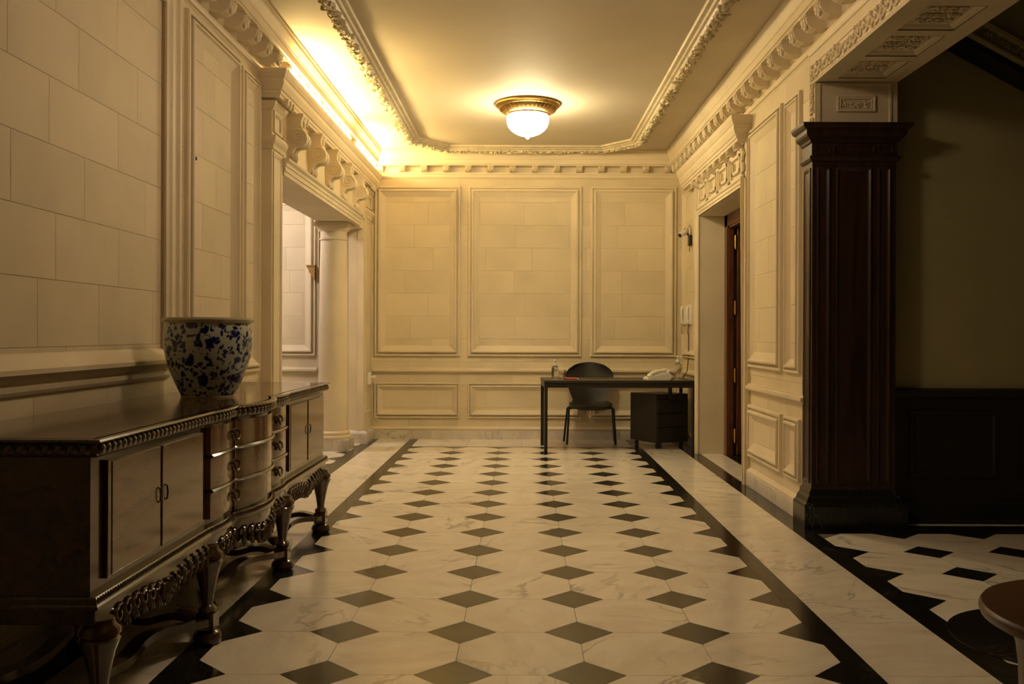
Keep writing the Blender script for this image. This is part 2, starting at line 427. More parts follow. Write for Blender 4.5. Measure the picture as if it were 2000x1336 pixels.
# ------------------------------------------------------------------ walls of cut blocks
ZJ = 1.144; CH = 0.26
def blocks(parent, side, plane, u0, u1, v0, v1, lens=0.56, seed=0, m='stone'):
    """courses of separate stone blocks with recessed joints"""
    rnd = random.Random(seed); fn = onwall(side, plane)
    back = MB(); back.box((u0, v0, -0.06), (u1, v1, -0.004), fn); back.build('mortar', 'joint', parent)
    z = ZJ - CH * math.ceil((ZJ - v0) / CH); row = 0
    zs = []
    while z < v1: zs.append(z); z += CH
    for z in zs:
        a, b_ = max(z, v0), min(z + CH, v1)
        row += 1
        if b_ - a < 0.02: continue
        u = u0 - (0.28 if row % 2 else 0.0) - rnd.uniform(0, 0.1)
        while u < u1 - 0.01:
            ln = lens * rnd.uniform(0.88, 1.12)
            c0, c1 = max(u, u0), min(u + ln, u1)
            if u1 - c1 < 0.08: c1 = u1
            u += ln
            if c1 - c0 < 0.03: continue
            if c1 == u1: u = u1
            j = 0.0007; cu, cv = (c0 + c1) / 2, (a + b_) / 2; e = 0.0010
            hu, hv = (c1 - c0) / 2 - j, (b_ - a) / 2 - j
            p0 = fn(cu, cv, 0)
            mb = MB()
            ff = lambda U, V, D: tuple(s_ - t_ for s_, t_ in zip(fn(cu + U, cv + V, D), p0))
            mb.rings(2 * hu, 2 * hv, [(0, -0.03), (0, -e), (e, 0)], ff, -hu, -hv, True)
            mb.build('stone_block', m, parent, loc=p0)

PF = [(0, 0), (0, .020), (.006, .028), (.022, .028), (.026, .008), (.038, .007), (.042, .034), (.048, .040), (.060, .040), (.064, .030), (.068, .026), (.125, -.0008)]
PF_S = [(0, 0), (0, .018), (.005, .024), (.018, .024), (.022, .007), (.030, .006), (.034, .028), (.039, .034), (.048, .034), (.052, .026), (.055, .022), (.095, -.0008)]
def panel(parent, side, plane, u0, u1, v0, v1, prof=PF, m='stone_trim', name='panel_moulding'):
    MB().rings(u1 - u0, v1 - v0, prof, onwall(side, plane), u0, v0).build(name, m, parent)
def strip(parent, side, plane, u0, u1, prof, m='stone_trim', name='dado_rail', cap=True):
    """straight moulding; prof = (v, d)"""
    fn = onwall(side, plane); n = len(prof)
    vs = [(u0, v, d) for v, d in prof] + [(u1, v, d) for v, d in prof]
    fs = [(i, i + 1, n + i + 1, n + i) for i in range(n - 1)]
    if cap: fs += [tuple(range(n)), tuple(range(n, 2 * n))[::-1]]
    return MB().add(vs, fs, fn).build(name, m, parent)
DADO = [(.756, 0), (.757, .014), (.766, .016), (.768, .034), (.776, .040), (.796, .040), (.800, .022), (.806, .018), (.812, .020), (.816, 0)]
BASEM = [(.100, 0.016), (.112, .028), (.120, .030), (.126, .020), (.134, .012), (.142, .006), (.146, 0)]
def skirting(parent, side, plane, u0, u1, d=0.022, n=4):
    fn = onwall(side, plane); ln = (u1 - u0) / n
    for i in range(n):
        cu = u0 + (i + .5) * ln; p0 = fn(cu, 0, 0)
        mb = MB(); ff = lambda U, V, D: tuple(s_ - t_ for s_, t_ in zip(fn(cu + U, V, D), p0))
        mb.box((-ln / 2 + .001, 0, -0.02), (ln / 2 - .001, 0.101, d), ff); mb.build('skirting_slab', 'base_marble', parent, loc=p0)
    strip(parent, side, plane, u0, u1, [(.100, 0), (.101, d)] + BASEM[1:], name='skirting_moulding')

# back wall
wb = MB().box((-4.6, YB + .05, 0), (3.2, YB + .25, 3.4))
wall_back = struct('wall_back', wb, 'joint', 'cream stone wall of three moulded panels behind the desk', 'wall')
blocks(wall_back, 'back', YB, -1.85, XR + .06, 0.10, 3.05, 0.57, 3)
PX = [(-1.690, -0.713), (-0.626, 0.672), (0.772, 1.752)]
for a, b_ in PX:
    panel(wall_back, 'back', YB, a, b_, .945, 2.885)
    panel(wall_back, 'back', YB, a, b_, .240, .646, PF_S)
strip(wall_back, 'back', YB, -1.76, XR + .02, DADO)
skirting(wall_back, 'back', YB, -1.76, XR + .02, n=5)
# the same wall seen through the left doorway
blocks(wall_back, 'back', YB, -4.5, -2.0, 0.10, 3.05, 0.57, 5)
panel(wall_back, 'back', YB, -3.95, -2.36, .945, 2.72)
panel(wall_back, 'back', YB, -3.95, -2.36, .240, .646, PF_S)
strip(wall_back, 'back', YB, -4.5, -2.34, DADO); skirting(wall_back, 'back', YB, -4.5, -2.0, n=3)
strip(wall_back, 'back', YB, -2.335, -2.325, [(0.1, 0), (0.1, .02), (2.9, .02), (2.9, 0)], name='corner_bead')

# left wall
wl = MB().box((XL - .30, Y0, 0), (XL - .06, 6.42, 3.4)).box((XL - .30, 6.42, 2.62), (XL - .06, YB, 3.4)).box((XL - .30, 10.16, 0), (XL - .03, YB, 2.34))
wall_left = struct('wall_left', wl, 'joint', 'cream stone wall behind the sideboard, with moulded panels', 'wall')
XN = XL - 0.015                       # the near field lies slightly deeper
blocks(wall_left, 'left', XN, Y0, 4.66, 1.118, 3.0, 0.57, 11)
blocks(wall_left, 'left', XL, Y0, 4.66, 0.10, 0.98, 0.57, 12)
blocks(wall_left, 'left', XL, 4.66, 6.42, 0.10, 3.0, 0.57, 13)
blocks(wall_left, 'left', XL, 6.40, YB, 2.98, 3.1, 0.57, 14)
strip(wall_left, 'left', XL, Y0, 4.70, [(.972, 0), (.974, .012), (.988, .020), (1.006, .022), (1.010, .006), (1.014, .004), (1.042, .044), (1.050, .052), (1.068, .052), (1.076, .040), (1.118, -.004), (1.124, -.014)], name='sill_moulding')
# frame round the near field
fr = MB(); fn = onwall('left', XL)
pr = [(0, 0), (0, .012), (.03, .016), (.045, .026), (.07, .026), (.08, .012), (.14, .010), (.15, .024), (.17, .026), (.18, .010), (.20, 0)]
vs = [(4.66 + u, v, d) for v in (1.0, 2.99) for u, d in pr]; n = len(pr)
fr.add(vs, [(i, i + 1, n + i + 1, n + i) for i in range(n - 1)], fn); fr.build('field_moulding', 'stone_trim', wall_left)
strip(wall_left, 'left', XL, Y0, 4.66, [(2.86, -.014), (2.862, .008), (2.89, .02), (2.91, .02), (2.93, .006), (2.95, 0)], name='field_moulding')
panel(wall_left, 'left', XL, 4.93, 5.84, .945, 2.925)
panel(wall_left, 'left', XL, 5.90, 6.30, .945, 2.90, PF_S)
panel(wall_left, 'left', XL, 4.93, 5.84, .240, .646, PF_S); panel(wall_left, 'left', XL, 5.90, 6.30, .240, .646, PF_S)
strip(wall_left, 'left', XL, 4.9, 6.4, DADO)
skirting(wall_left, 'left', XL, Y0, 6.40, n=8)
MB().lathe([(0.011, 0), (0.011, .004), (.006, .006)], 10, fn=lambda x, y, z: (z, x, y)).build('screw_plug', 'cable_dark', wall_left, loc=(XL, 5.11, 2.16), label='dark plugged hole')

# right wall, pierced by the wooden door
wr = MB().box((XR + .06, 5.92, 0), (2.33, 7.48, 3.4)).box((XR + .06, 7.48, 2.46), (2.2, 9.36, 3.4)).box((XR + .06, 9.38, 0), (2.2, YB, 3.4))
wall_right = struct('wall_right', wr, 'joint', 'cream stone wall around the tall wooden door', 'wall')
blocks(wall_right, 'right', XR, 5.905, 7.46, 0.10, 3.0, 0.57, 21)
blocks(wall_right, 'right', XR, 9.365, YB, 0.10, 3.0, 0.57, 22)
blocks(wall_right, 'right', XR, 7.46, 9.365, 2.70, 3.0, 0.57, 23)
panel(wall_right, 'right', XR, 6.485, 7.41, .945, 2.82); panel(wall_right, 'right', XR, 6.485, 7.41, .235, .648)
panel(wall_right, 'right', XR, 6.06, 6.41, .945, 2.80, PF_S); panel(wall_right, 'right', XR, 6.06, 6.41, .235, .648, PF_S)
panel(wall_right, 'right', XR, 9.66, 10.48, .945, 2.82, PF_S)
strip(wall_right, 'right', XR, 5.95, 7.54, DADO); strip(wall_right, 'right', XR, 9.44, YB, DADO)
skirting(wall_right, 'right', XR, 5.95, 7.56, 0.03, 2); skirting(wall_right, 'right', XR, 9.42, YB, 0.022, 2)

# ------------------------------------------------------------------ ceiling, garland frame, main cornice
ce = MB().box((XL - .3, Y0, ZC), (2.36, YB + .1, ZC + .12))
ceiling = struct('ceiling', ce, 'plaster', 'cream plaster ceiling with a leafy garland frame', 'ceiling')
gp = [(-1.165, Y0), (-1.165, 9.80), (-0.83, 10.24), (0.88, 10.24), (1.205, 9.84), (1.205, Y0)]
MB().sweep(gp, [(-.055, 3.27), (-.055, 3.235), (-.03, 3.215), (.0, 3.215), (.012, 3.232), (.03, 3.236), (.04, 3.247), (.065, 3.252), (.072, 3.27)]).build('garland_bed', 'gilt_plaster', ceiling)
gl = MB()
for i in range(len(gp) - 1):
    a, b_ = Vector(gp[i]), Vector(gp[i + 1]); L_ = (b_ - a).length; d = (b_ - a) / L_; nn = Vector((d.y, -d.x))
    t = 0.0
    while t < L_:
        p = a + d * t
        if p.y > 3.8:
            for _ in range(4):
                o = random.uniform(-.085, .0); rr = random.uniform(.012, .022)
                z = 3.214 + max(0, -.03 - o) * .5 + random.uniform(-.014, .008)
                c = p + nn * o + d * random.uniform(-.02, .02)
                gl.blob((c.x, c.y, z), (rr * 1.6, rr * .62, rr * .8), rot=Matrix.Rotation(random.uniform(0, PI), 3, 'Z') @ Matrix.Rotation(random.uniform(-.6, .6), 3, 'X'), n=5, m=3)
        t += .030
gb = gl.build('garland_leaves', 'gilt_plaster', ceiling); gb['kind'] = 'stuff'

path = [(XL, Y0), (XL, YB), (XR, YB), (XR, Y0)]
cp = [(0, 2.975), (.014, 2.98), (.02, 2.995), (.02, 3.012), (.028, 3.022), (.028, 3.098), (.160, 3.098), (.160, 3.108), (.172, 3.112), (.172, 3.160), (.180, 3.166), (.182, 3.178), (.192, 3.196), (.206, 3.226), (.210, 3.246), (.216, 3.256), (.216, 3.272)]
trim_1 = struct('trim_1', MB().sweep(path, cp, cap=False), 'stone_trim', 'main stone cornice running round the hall under the ceiling', 'cornice')
# modillions: block with a rolled underside and a leaf on the front
md = MB()
sp = [(0, 0), (.114, 0), (.124, -.016), (.122, -.040), (.110, -.062), (.088, -.078), (.060, -.086), (.030, -.086), (0, -.078)]
md.prism(sp, -.052, .052, lambda a, b_, c: (c, -a, b_))
md.box((-.060, -.130, -.006), (.060, 0, .004))
for (x, z, r) in [(0, -.034, .020), (-.028, -.024, .018), (.028, -.024, .018), (0, -.064, .018), (-.026, -.052, .016), (.026, -.052, .016)]:
    md.blob((x, -.122 + max(0, -z - .045) * .6, z), (r * .8, r * .75, r * 1.15), n=6, m=4)
md_me = md.mesh('modillion', 'stone_trim')
k = 0
for i in range(14): obj('modillion', md_me, trim_1, (-1.68 + i * .2505 + .06, YB - .026, 3.098)).scale = (.66, .9, .70)
y = YB - .22
while y > 3.6:
    obj('modillion', md_me, trim_1, (XL + .026, y, 3.097), rz=PI / 2)
    obj('modillion', md_me, trim_1, (XR - .026, y, 3.097), rz=-PI / 2)
    y -= .255
# vertical joints of the cornice fascia read as thin gaps: nothing more is needed

# ------------------------------------------------------------------ left doorway surround
XD = -1.73
t2 = MB()
t2.box((XD - .20, 6.425, 2.342), (XD - .012, YB - .02, 2.97))
t2.box((-2.10, 6.63, 2.342), (XD - .20, 10.19, 2.60))
trim_2 = struct('trim_2', t2, 'stone_trim', 'stone surround with scroll brackets over the open left doorway', 'doorway')
MB().box((XD - .01, 6.68, 2.455), (XD + .006, 10.16, 2.80)).build('frieze', 'stone_trim', trim_2)
# architrave lintel
ar = [(.0, 2.335), (.018, 2.335), (.018, 2.362), (.026, 2.366), (.026, 2.398), (.034, 2.402), (.034, 2.425), (.052, 2.440), (.055, 2.456), (.0, 2.460)]
MB().sweep([(XD, 6.66), (XD, 9.80)], ar).build('architrave', 'stone_trim', trim_2)
# near pilaster with sunk panel on its front face
def pilaster(name, y0, y1, x0, x1):
    p = MB(); p.box((x0, y0, 0.14), (x1, y1, 2.50)); o = p.build(name, 'stone_trim', trim_2)
    fn_ = onwall('left', x1)
    MB().rings(y1 - y0 - .05, 2.14, [(0, .0005), (0, .008), (.012, .008), (.03, .002)], fn_, y0 + .025, .32).build('sunk_panel', 'stone_trim', o)
    MB().sweep([(x0, y0), (x1, y0), (x1, y1), (x0, y1)], [(0, 0), (.035, 0), (.035, .11), (.022, .128), (.012, .14), (0, .145)]).build('plinth', 'base_marble', o)
    MB().sweep([(x0, y0), (x1, y0), (x1, y1), (x0, y1)], [(0, 2.47), (.010, 2.475), (.014, 2.50), (.028, 2.525), (.034, 2.545), (.034, 2.562), (0, 2.565)]).build('capital', 'stone_trim', o)
    b2 = MB(); b2.box((x0, y0 + .01, 2.56), (x1 - .004, y1 - .01, 2.80)); b2.build('frieze_block', 'stone_trim', o)
    MB().rings(y1 - y0 - .07, .15, [(0, -.004), (0, .010), (.015, .010), (.03, .0)], fn_, y0 + .035, 2.595).build('frieze_panel', 'stone_trim', o)
    MB().sweep([(x0, y0 + .01), (x1 - .004, y0 + .01), (x1 - .004, y1), (x0, y1)], [(0, 2.74), (.012, 2.75), (.03, 2.775), (.034, 2.80), (0, 2.80)]).build('frieze_capping', 'stone_trim', o)
    return o
pilaster('pilaster', 6.40, 6.68, XL - .02, XD)
pilaster('pilaster', 10.14, YB - .005, -1.90, -1.722)
MB().box((-1.800, 10.128, .146), (-1.735, 10.141, 2.47)).build('pilaster_strip', 'stone_trim', trim_2)
# jamb of the opening
MB().box((-2.095, 6.43, 0), (XD - .014, 6.662, 2.36)).build('jamb', 'stone_trim', trim_2)
MB().box((-2.10, 10.17, 0), (-1.88, YB - .02, 2.36)).build('jamb', 'stone_trim', trim_2)
# door cornice with its return at the near end; its top is the trough of the cove light
cc = [(0, 2.80), (.012, 2.805), (.016, 2.815), (.062, 2.818), (.066, 2.836), (.074, 2.842), (.074, 2.862), (.084, 2.868), (.098, 2.905), (.100, 2.912), (.100, 2.942), (.106, 2.946), (.118, 2.972), (.122, 2.99), (.122, 3.002), (.104, 3.002), (.104, 2.985), (0, 2.985)]
MB().sweep([(XL, 6.42), (XD, 6.42), (XD, YB)], cc).build('door_cornice', 'stone_trim', trim_2)
# scroll brackets
def console_mesh():
    c = MB()
    for off in (-.040, .040):                                   # two ribs, each bellying out and rolling under
        out = [(.118, 0), (.104, -.035), (.100, -.070), (.116, -.105), (.138, -.140), (.146, -.175), (.136, -.208), (.108, -.228), (.078, -.230), (.055, -.240), (.034, -.275), (.012, -.310), (0, -.318)]
        c.prism([(0, 0)] + out, off - .030, off + .030, lambda a, b_, e: (a, e, b_))
    c.prism([(0, 0), (.105, 0), (.118, -.06), (.10, -.15), (.05, -.22), (0, -.27)], -.012, .012, lambda a, b_, e: (a, e, b_))
    for side in (-.071, .071):                                  # spiral on each cheek
        sp_ = []
        for i in range(34):
            t = i / 33; r = .062 * (1 - t * .85); q_ = t * 4.4 * PI
            sp_.append((.078 + r * math.cos(q_), side, -.160 + r * math.sin(q_)))
        c.tube(sp_, .007, 5)
    for j in range(9):                                          # acanthus leaf under the volute
        a_ = (j - 4) / 4
        c.blob((.045 - .02 * abs(a_), a_ * .056, -.272 - .032 * math.cos(a_ * 1.4) - .012 * (j % 2)), (.020, .012, .030), n=6, m=4)
    c.box((-.0, -.074, -.004), (.118, .074, .012))
    return c.mesh('console', 'stone_trim', True)
con = console_mesh()
for y in (6.86, 7.52, 8.17, 8.82, 9.46): obj('console', con, trim_2, (XD + .004, y, 2.795))
dr = MB()
dr.prism([(0, 0), (.0, -.045), (.012, -.058), (.024, -.045), (.028, 0)], -.013, .013, lambda a, b_, e: (a, e, b_))
dr_me = dr.mesh('drop', 'stone_trim')
for y in (6.50, 6.58, 6.66, 7.04, 7.10, 7.68, 7.74, 8.33, 8.39, 8.98, 9.04, 9.62, 9.68, 10.2, 10.28, 10.36): obj('drop', dr_me, trim_2, (XD + .064, y, 2.838))
# round column standing in the opening
cl = thing('column', 'round stone column on a square plinth in the left doorway', 'column', (-1.962, 9.64, 0))
MB().lathe([(.152, .20), (.150, .60), (.149, 1.2), (.143, 1.8), (.134, 2.16)], 32).build('shaft', 'stone_trim', cl, True)
MB().box((-.185, -.185, 0), (.185, .185, .115)).build('plinth', 'base_marble', cl)
MB().lathe([(.18, .115), (.186, .127), (.186, .145), (.176, .158), (.166, .160), (.172, .166), (.172, .182), (.160, .196), (.152, .20)], 32).build('base', 'stone_trim', cl, True)
MB().lathe([(.134, 2.16), (.146, 2.165), (.148, 2.178), (.136, 2.184), (.136, 2.25), (.15, 2.262), (.172, 2.29), (.175, 2.30)], 32).build('necking', 'stone_trim', cl, True)
MB().box((-.18, -.18, 2.30), (.18, .18, 2.338)).build('abacus', 'stone_trim', cl)
# walls and ceiling of the room beyond the doorway
lr = MB().box((-4.7, 3.5, 0), (-4.5, YB + .2, 3.3))
struct('wall_far_left', lr, 'stone', 'pale wall of the room beyond the left doorway', 'wall')
struct('trim_3', MB().box((-4.6, 3.5, 3.06), (-2.1, YB + .1, 3.2)), 'plaster', 'pale ceiling of the room beyond the left doorway', 'ceiling')

# ------------------------------------------------------------------ right door surround and door
XS = 1.775
t4 = MB().box((XS + .012, 7.435, 2.44), (XR + .3, 9.52, 2.83))
trim_4 = struct('trim_4', t4, 'stone_trim', 'stone surround with a key-pattern frieze over the wooden door', 'doorway')
fnr = onwall('right', XS)
def jambpost(y0, y1):
    p = MB(); p.box((XS, y0, 0.0), (XR + .02, y1, 2.46))
    o = p.build('pilaster', 'stone_trim', trim_4)
    return o
jambpost(7.43, 7.498); jambpost(9.36, 9.56)
MB().box((XS + .005, 9.355, 0), (2.03, 9.5, 2.44)).build('jamb', 'stone_trim', trim_4)
MB().box((XS + .005, 7.44, 0), (2.03, 7.50, 2.44)).build('jamb', 'stone_trim', trim_4)
MB().box((XS + .01, 7.50, 2.395), (2.03, 9.355, 2.46)).build('door_head', 'stone_trim', trim_4)
# architrave moulding round the opening
av = [(-.0, 0), (-.0, .012), (-.02, .012), (-.024, .02), (-.05, .02), (-.056, .030), (-.07, .030), (-.076, 0)]
vs = []
for ins, d in av:
    vs += [(7.50 + ins * .5, 0.0, d * .3), (7.50 + ins * .5, 2.40 - ins, d), (9.35 - ins, 2.40 - ins, d), (9.35 - ins, 0.0, d)]
fs = [(k * 4 + i, k * 4 + i + 1, k * 4 + 5 + i, k * 4 + 4 + i) for k in range(len(av) - 1) for i in range(3)]
MB().add(vs, fs, fnr).build('architrave', 'stone_trim', trim_4)
# key pattern: raised bands on the frieze
def bar(mb, u0, v0, u1, v1, wd=.030, d=.026):
    mb.rings(max(abs(u1 - u0), 0) + wd, max(abs(v1 - v0), 0) + wd, [(0, .0), (.003, d), (wd * .5, d)], lambda u, v, e: fnr(u, v, e - .012), min(u0, u1) - wd / 2, min(v0, v1) - wd / 2, False)
nk = 4; kw = 1.88 / nk
for i in range(nk):
    mb = MB(); u = 7.50 + i * kw; b0, b1 = 2.490, 2.672
    g1, g2 = .048, .11
    bar(mb, u + .02, b0, u + .02, b1); bar(mb, u + .02, b0, u + kw - .06, b0); bar(mb, u + kw - .06, b0, u + kw - .06, b1 - .0)
    bar(mb, u + kw - .06, b1, u + .02 + g1 + .03, b1); bar(mb, u + .02 + g1 + .03, b1, u + .02 + g1 + .03, b0 + g1 + .01)
    bar(mb, u + .02 + g1 + .03, b0 + g1 + .01, u + kw - .06 - g1 - .03, b0 + g1 + .01); bar(mb, u + kw - .06 - g1 - .03, b0 + g1 + .01, u + kw - .06 - g1 - .03, b1 - g1)
    mb.build('key_pattern', 'stone_trim', trim_4)
c4 = [(0, 2.735), (.012, 2.74), (.016, 2.752), (.060, 2.756), (.062, 2.775), (.072, 2.780), (.074, 2.80), (.084, 2.808), (.098, 2.845), (.100, 2.880), (.106, 2.884), (.120, 2.915), (.124, 2.94), (.124, 2.952), (0, 2.956)]
MB().sweep([(XS, YB - .6), (XS, 7.50), (XR + .02, 7.50)], [(o_, z) for o_, z in c4]).build('door_cornice', 'stone_trim', trim_4)
br = MB()
br.prism([(0, 0), (.078, 0), (.082, -.03), (.07, -.052), (.055, -.05), (.05, -.065), (.02, -.085), (0, -.09)], -.034, .034, lambda a, b_, e: (-a, e, b_))
for (yy_, zz) in [(0, -.03), (-.016, -.02), (.016, -.02), (0, -.055)]: br.blob((-.078, yy_, zz), (.014, .014, .018), n=6, m=4)
br_me = br.mesh('bracket', 'stone_trim')
for i in range(8): obj('bracket', br_me, trim_4, (XS + .012, 7.56 + i * .272, 2.754)).scale = (.9, .85, .66)
lf = MB()
for z in range(8):
    lf.blob((XS - .004, 7.50 + .02 * math.sin(z * 1.9), 2.48 + z * .03), (.02, .022, .024), n=6, m=4)
lf.build('side_leaf', 'stone_trim', trim_4)

# wooden door: frame, opened leaf, hinges
df = MB()
df.box((2.03, 9.24, 0), (2.10, 9.36, 2.40)); df.box((2.045, 9.215, 0), (2.09, 9.25, 2.38)); df.box((2.03, 7.48, 2.28), (2.10, 9.36, 2.40)); df.box((2.045, 7.5, 2.26), (2.09, 9.24, 2.30)); df.box((2.03, 7.48, 0), (2.10, 7.56, 2.40))
door_1 = struct('door_1', df, 'door_wood', 'tall red-brown wooden door opened away from the hall', 'door')
MB().rbox((2.125, 9.20, .01), (2.95, 9.25, 2.27), .005).build('door_leaf', 'door_wood', door_1)
for z in (.20, .80, 1.47, 2.12):
    hb = MB(); hb.lathe([(.004, -.075), (.011, -.068), (.011, .068), (.004, .075)], 10, (0, 0, 0)); hb.box((-.032, .004, -.06), (.034, .012, .06))
    hb.build('hinge', 'brass', door_1, True, loc=(2.108, 9.205, z), label='brass hinge')

# ------------------------------------------------------------------ beam over the opening on the right
ZS = 2.78; BX0, BX1, BY = 1.82, 2.335, 5.80
bm = MB().box((BX0, Y0, ZS + .03), (BX1, BY + .1, 3.4))
trim_5 = struct('trim_5', bm, 'stone_trim', 'stone beam with carved coffers above the opening to the stairs', 'beam')
fs_ = onwall('soffit', ZS)
# coffered soffit: frame bars and sunk carved panels
y = BY
bars = MB(); bars.box((BX0, Y0, ZS), (BX0 + .11, BY, ZS + .03)); bars.box((BX1 - .11, Y0, ZS), (BX1, BY, ZS + .03)); bars.build('soffit_border', 'stone_trim', trim_5)
def scroll(mb, fn, u0, u1, v0, v1, n_u, n_v, r=.006, rnd=None, rise=.008):
    """carved leaf scrolls: spirals and leaves standing proud of a ground"""
    rnd = rnd or random.Random(1)
    du, dv = (u1 - u0) / n_u, (v1 - v0) / n_v
    for i in range(n_u):
        for j in range(n_v):
            cu, cv = u0 + (i + .5) * du, v0 + (j + .5) * dv; R = min(du, dv) * .46; sg = 1 if (i + j) % 2 else -1
            mb.tube([(cu + sg * R * (1 - .8 * t / 11) * math.cos(t * .62), cv + R * (1 - .8 * t / 11) * math.sin(t * .62) * (1 if j % 2 else -1), rise * .6) for t in range(12)], r, 4, fn)
            for k_ in range(4):
                a_ = rnd.uniform(0, 2 * PI)
                mb.blob((cu + R * 1.0 * math.cos(a_), cv + R * 1.0 * math.sin(a_), rise * .6), (r * 2.2, r * 1.2, rise), fn, Matrix.Rotation(a_, 3, 'Z'), 5, 3)
            mb.blob((cu, cv, rise), (r * 1.6, r * 1.6, rise), fn, None, 5, 3)
rnd = random.Random(4)
y = BY
while y > 3.3:
    cb = MB().box((BX0 + .11, y - .09, ZS), (BX1 - .11, y, ZS + .03)); cb.build('soffit_crossbar', 'stone_trim', trim_5)
    MB().rings(BX1 - BX0 - .22, .36, [(0, .002), (.0, -.004), (.02, -.012), (.03, -.022), (.05, -.026)], fs_, BX0 + .11, y - .45, True).build('coffer', 'stone_trim', trim_5)
    cv = MB(); scroll(cv, lambda u, v, d: fs_(u, v, d - .026), BX0 + .165, BX1 - .165, y - .395, y - .145, 4, 3, .007, rnd, .012)
    o = cv.build('carved_scrollwork', 'stone_trim', trim_5); o['kind'] = 'stuff'
    y -= .45
# hall face of the beam: architrave with carved band
fb = onwall('right', BX0)
strip(trim_5, 'right', BX0, Y0, 5.88, [(2.776, -.004), (2.776, .004), (2.788, .012), (2.796, .006), (2.80, .002), (2.888, .002), (2.892, .010), (2.90, .012), (2.905, .006), (2.955, .006), (2.96, .016), (2.975, .02), (2.985, 0)], name='beam_moulding')
cv = MB(); scroll(cv, lambda u, v, d: fb(u, v, d + .002), 3.6, 5.86, 2.802, 2.886, 28, 1, .008, rnd, .012)
o = cv.build('carved_band', 'stone_trim', trim_5); o['kind'] = 'stuff'
cv = MB(); scroll(cv, lambda u, v, d: fb(u, v, d + .002), 5.815, 5.87, 2.53, 2.80, 1, 5, .006, rnd, .010)
o = cv.build('carved_band', 'stone_trim', trim_5); o['kind'] = 'stuff'
# stone block between pillar and beam
pb = MB().box((BX0, BY, 2.50), (BX1, 5.90, ZS + .02)).build('pier_block', 'stone_trim', trim_5)
fp = onwall('back', BY)
MB().rings(BX1 - BX0 - .06, .26, [(0, 0), (.0, .008), (.012, .008), (.016, 0)], fp, BX0 + .02, 2.515).build('pier_border', 'stone_trim', pb)
MB().rings(.24, .10, [(0, 0), (.0, .012), (.008, .014), (.016, .006), (.022, .012), (.026, .0)], fp, 1.955, 2.595).build('pier_panel', 'stone_trim', pb)
cv = MB(); scroll(cv, fp, 1.985, 2.165, 2.622, 2.668, 4, 1, .004, rnd, .006); cv.build('carved_scrollwork', 'stone_trim', pb)

# dark wooden pillar
pl = thing('pillar', 'dark wooden pillar with panelled shaft and moulded capital', 'pillar', (2.07, 5.90, 0))
def P_(x0, x1, y0=-.10, y1=.10): return [(x0, y1), (x0, y0), (x1, y0), (x1, y1)]
hw = .262
def wrap(mb, hw_, y0, y1, prof): return mb.sweep([(-hw_, y1), (-hw_, y0), (hw_, y0), (hw_, y1)], prof)
MB().box((-hw, -.09, .16), (hw, .10, 2.46)).build('shaft', 'pillar_wood', pl)
wrap(MB(), hw, -.09, .10, [(0, 0), (.058, 0), (.058, .135), (.050, .15), (.040, .158), (.030, .185), (.018, .20), (.014, .225), (0, .235)]).build('base', 'black_green', pl)
wrap(MB(), hw, -.09, .10, [(0, 2.285), (.012, 2.29), (.022, 2.305), (.022, 2.318), (.006, 2.324), (.004, 2.40), (.016, 2.405), (.020, 2.42), (.044, 2.438), (.050, 2.452), (.052, 2.476), (.070, 2.484), (.078, 2.500), (.080, 2.516), (0, 2.518)]).build('capital', 'pillar_wood', pl)
fpf = lambda u, v, d: (u, -.09 - d, v)
for u0, wd in ((-.235, .085), (-.115, .225), (.145, .085)):
    MB().rings(wd, 1.98, [(0, 0), (0, .006), (.01, .010), (.018, .004), (.03, -.002)], fpf, u0, .27).build('shaft_panel', 'pillar_wood', pl)
for u0, wd in ((-.24, .09), (-.125, .25), (.15, .09)):
    MB().rings(wd, .055, [(0, .004), (0, .010), (.008, .010), (.012, .004)], fpf, u0, 2.333).build('capital_panel', 'pillar_wood', pl)
MB().rings(.12, 1.98, [(0, 0), (0, .006), (.01, .010), (.018, .004), (.03, -.002)], lambda u, v, d: (-hw - d, u, v), -.06, .27).build('shaft_panel', 'pillar_wood', pl)

# ------------------------------------------------------------------ stair hall on the right
YS = 5.96
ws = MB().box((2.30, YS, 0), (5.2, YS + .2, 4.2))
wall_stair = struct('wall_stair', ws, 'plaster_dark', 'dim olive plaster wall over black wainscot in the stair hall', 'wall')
fw = onwall('back', YS)
MB().box((2.32, 0.02, 0), (5.1, .85, .03), fw).build('wainscot', 'wainscot_wood', wall_stair)
for u0, u1 in ((2.47, 3.03), (3.18, 3.75), (3.9, 4.5)):
    MB().rings(u1 - u0, .42, [(0, .03), (0, .042), (.02, .046), (.03, .034), (.05, .030), (.07, .022)], fw, u0, .30).build('wainscot_panel', 'wainscot_wood', wall_stair)
strip(wall_stair, 'back', YS, 2.32, 5.1, [(.80, .03), (.81, .045), (.835, .055), (.85, .055), (.86, .04), (.864, 0)], 'wainscot_wood', 'wainscot_cap')
strip(wall_stair, 'back', YS, 2.32, 5.1, [(.03, .03), (.03, .055), (.13, .055), (.15, .045), (.16, .03)], 'wainscot_wood', 'wainscot_base')
soc = MB().box((-.055, -.006, -.02), (.055, 0, .02)); soc.build('socket_plate', 'black_metal', wall_stair, loc=(2.60, YS - .03, .755), label='dark double socket plate')
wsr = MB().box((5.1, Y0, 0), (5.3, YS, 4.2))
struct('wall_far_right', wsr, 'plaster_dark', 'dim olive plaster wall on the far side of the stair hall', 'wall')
struct('trim_6', MB().box((2.33, Y0, 3.9), (5.2, YS + .1, 4.0)), 'plaster_dark', 'dim ceiling high above the stair hall', 'ceiling')
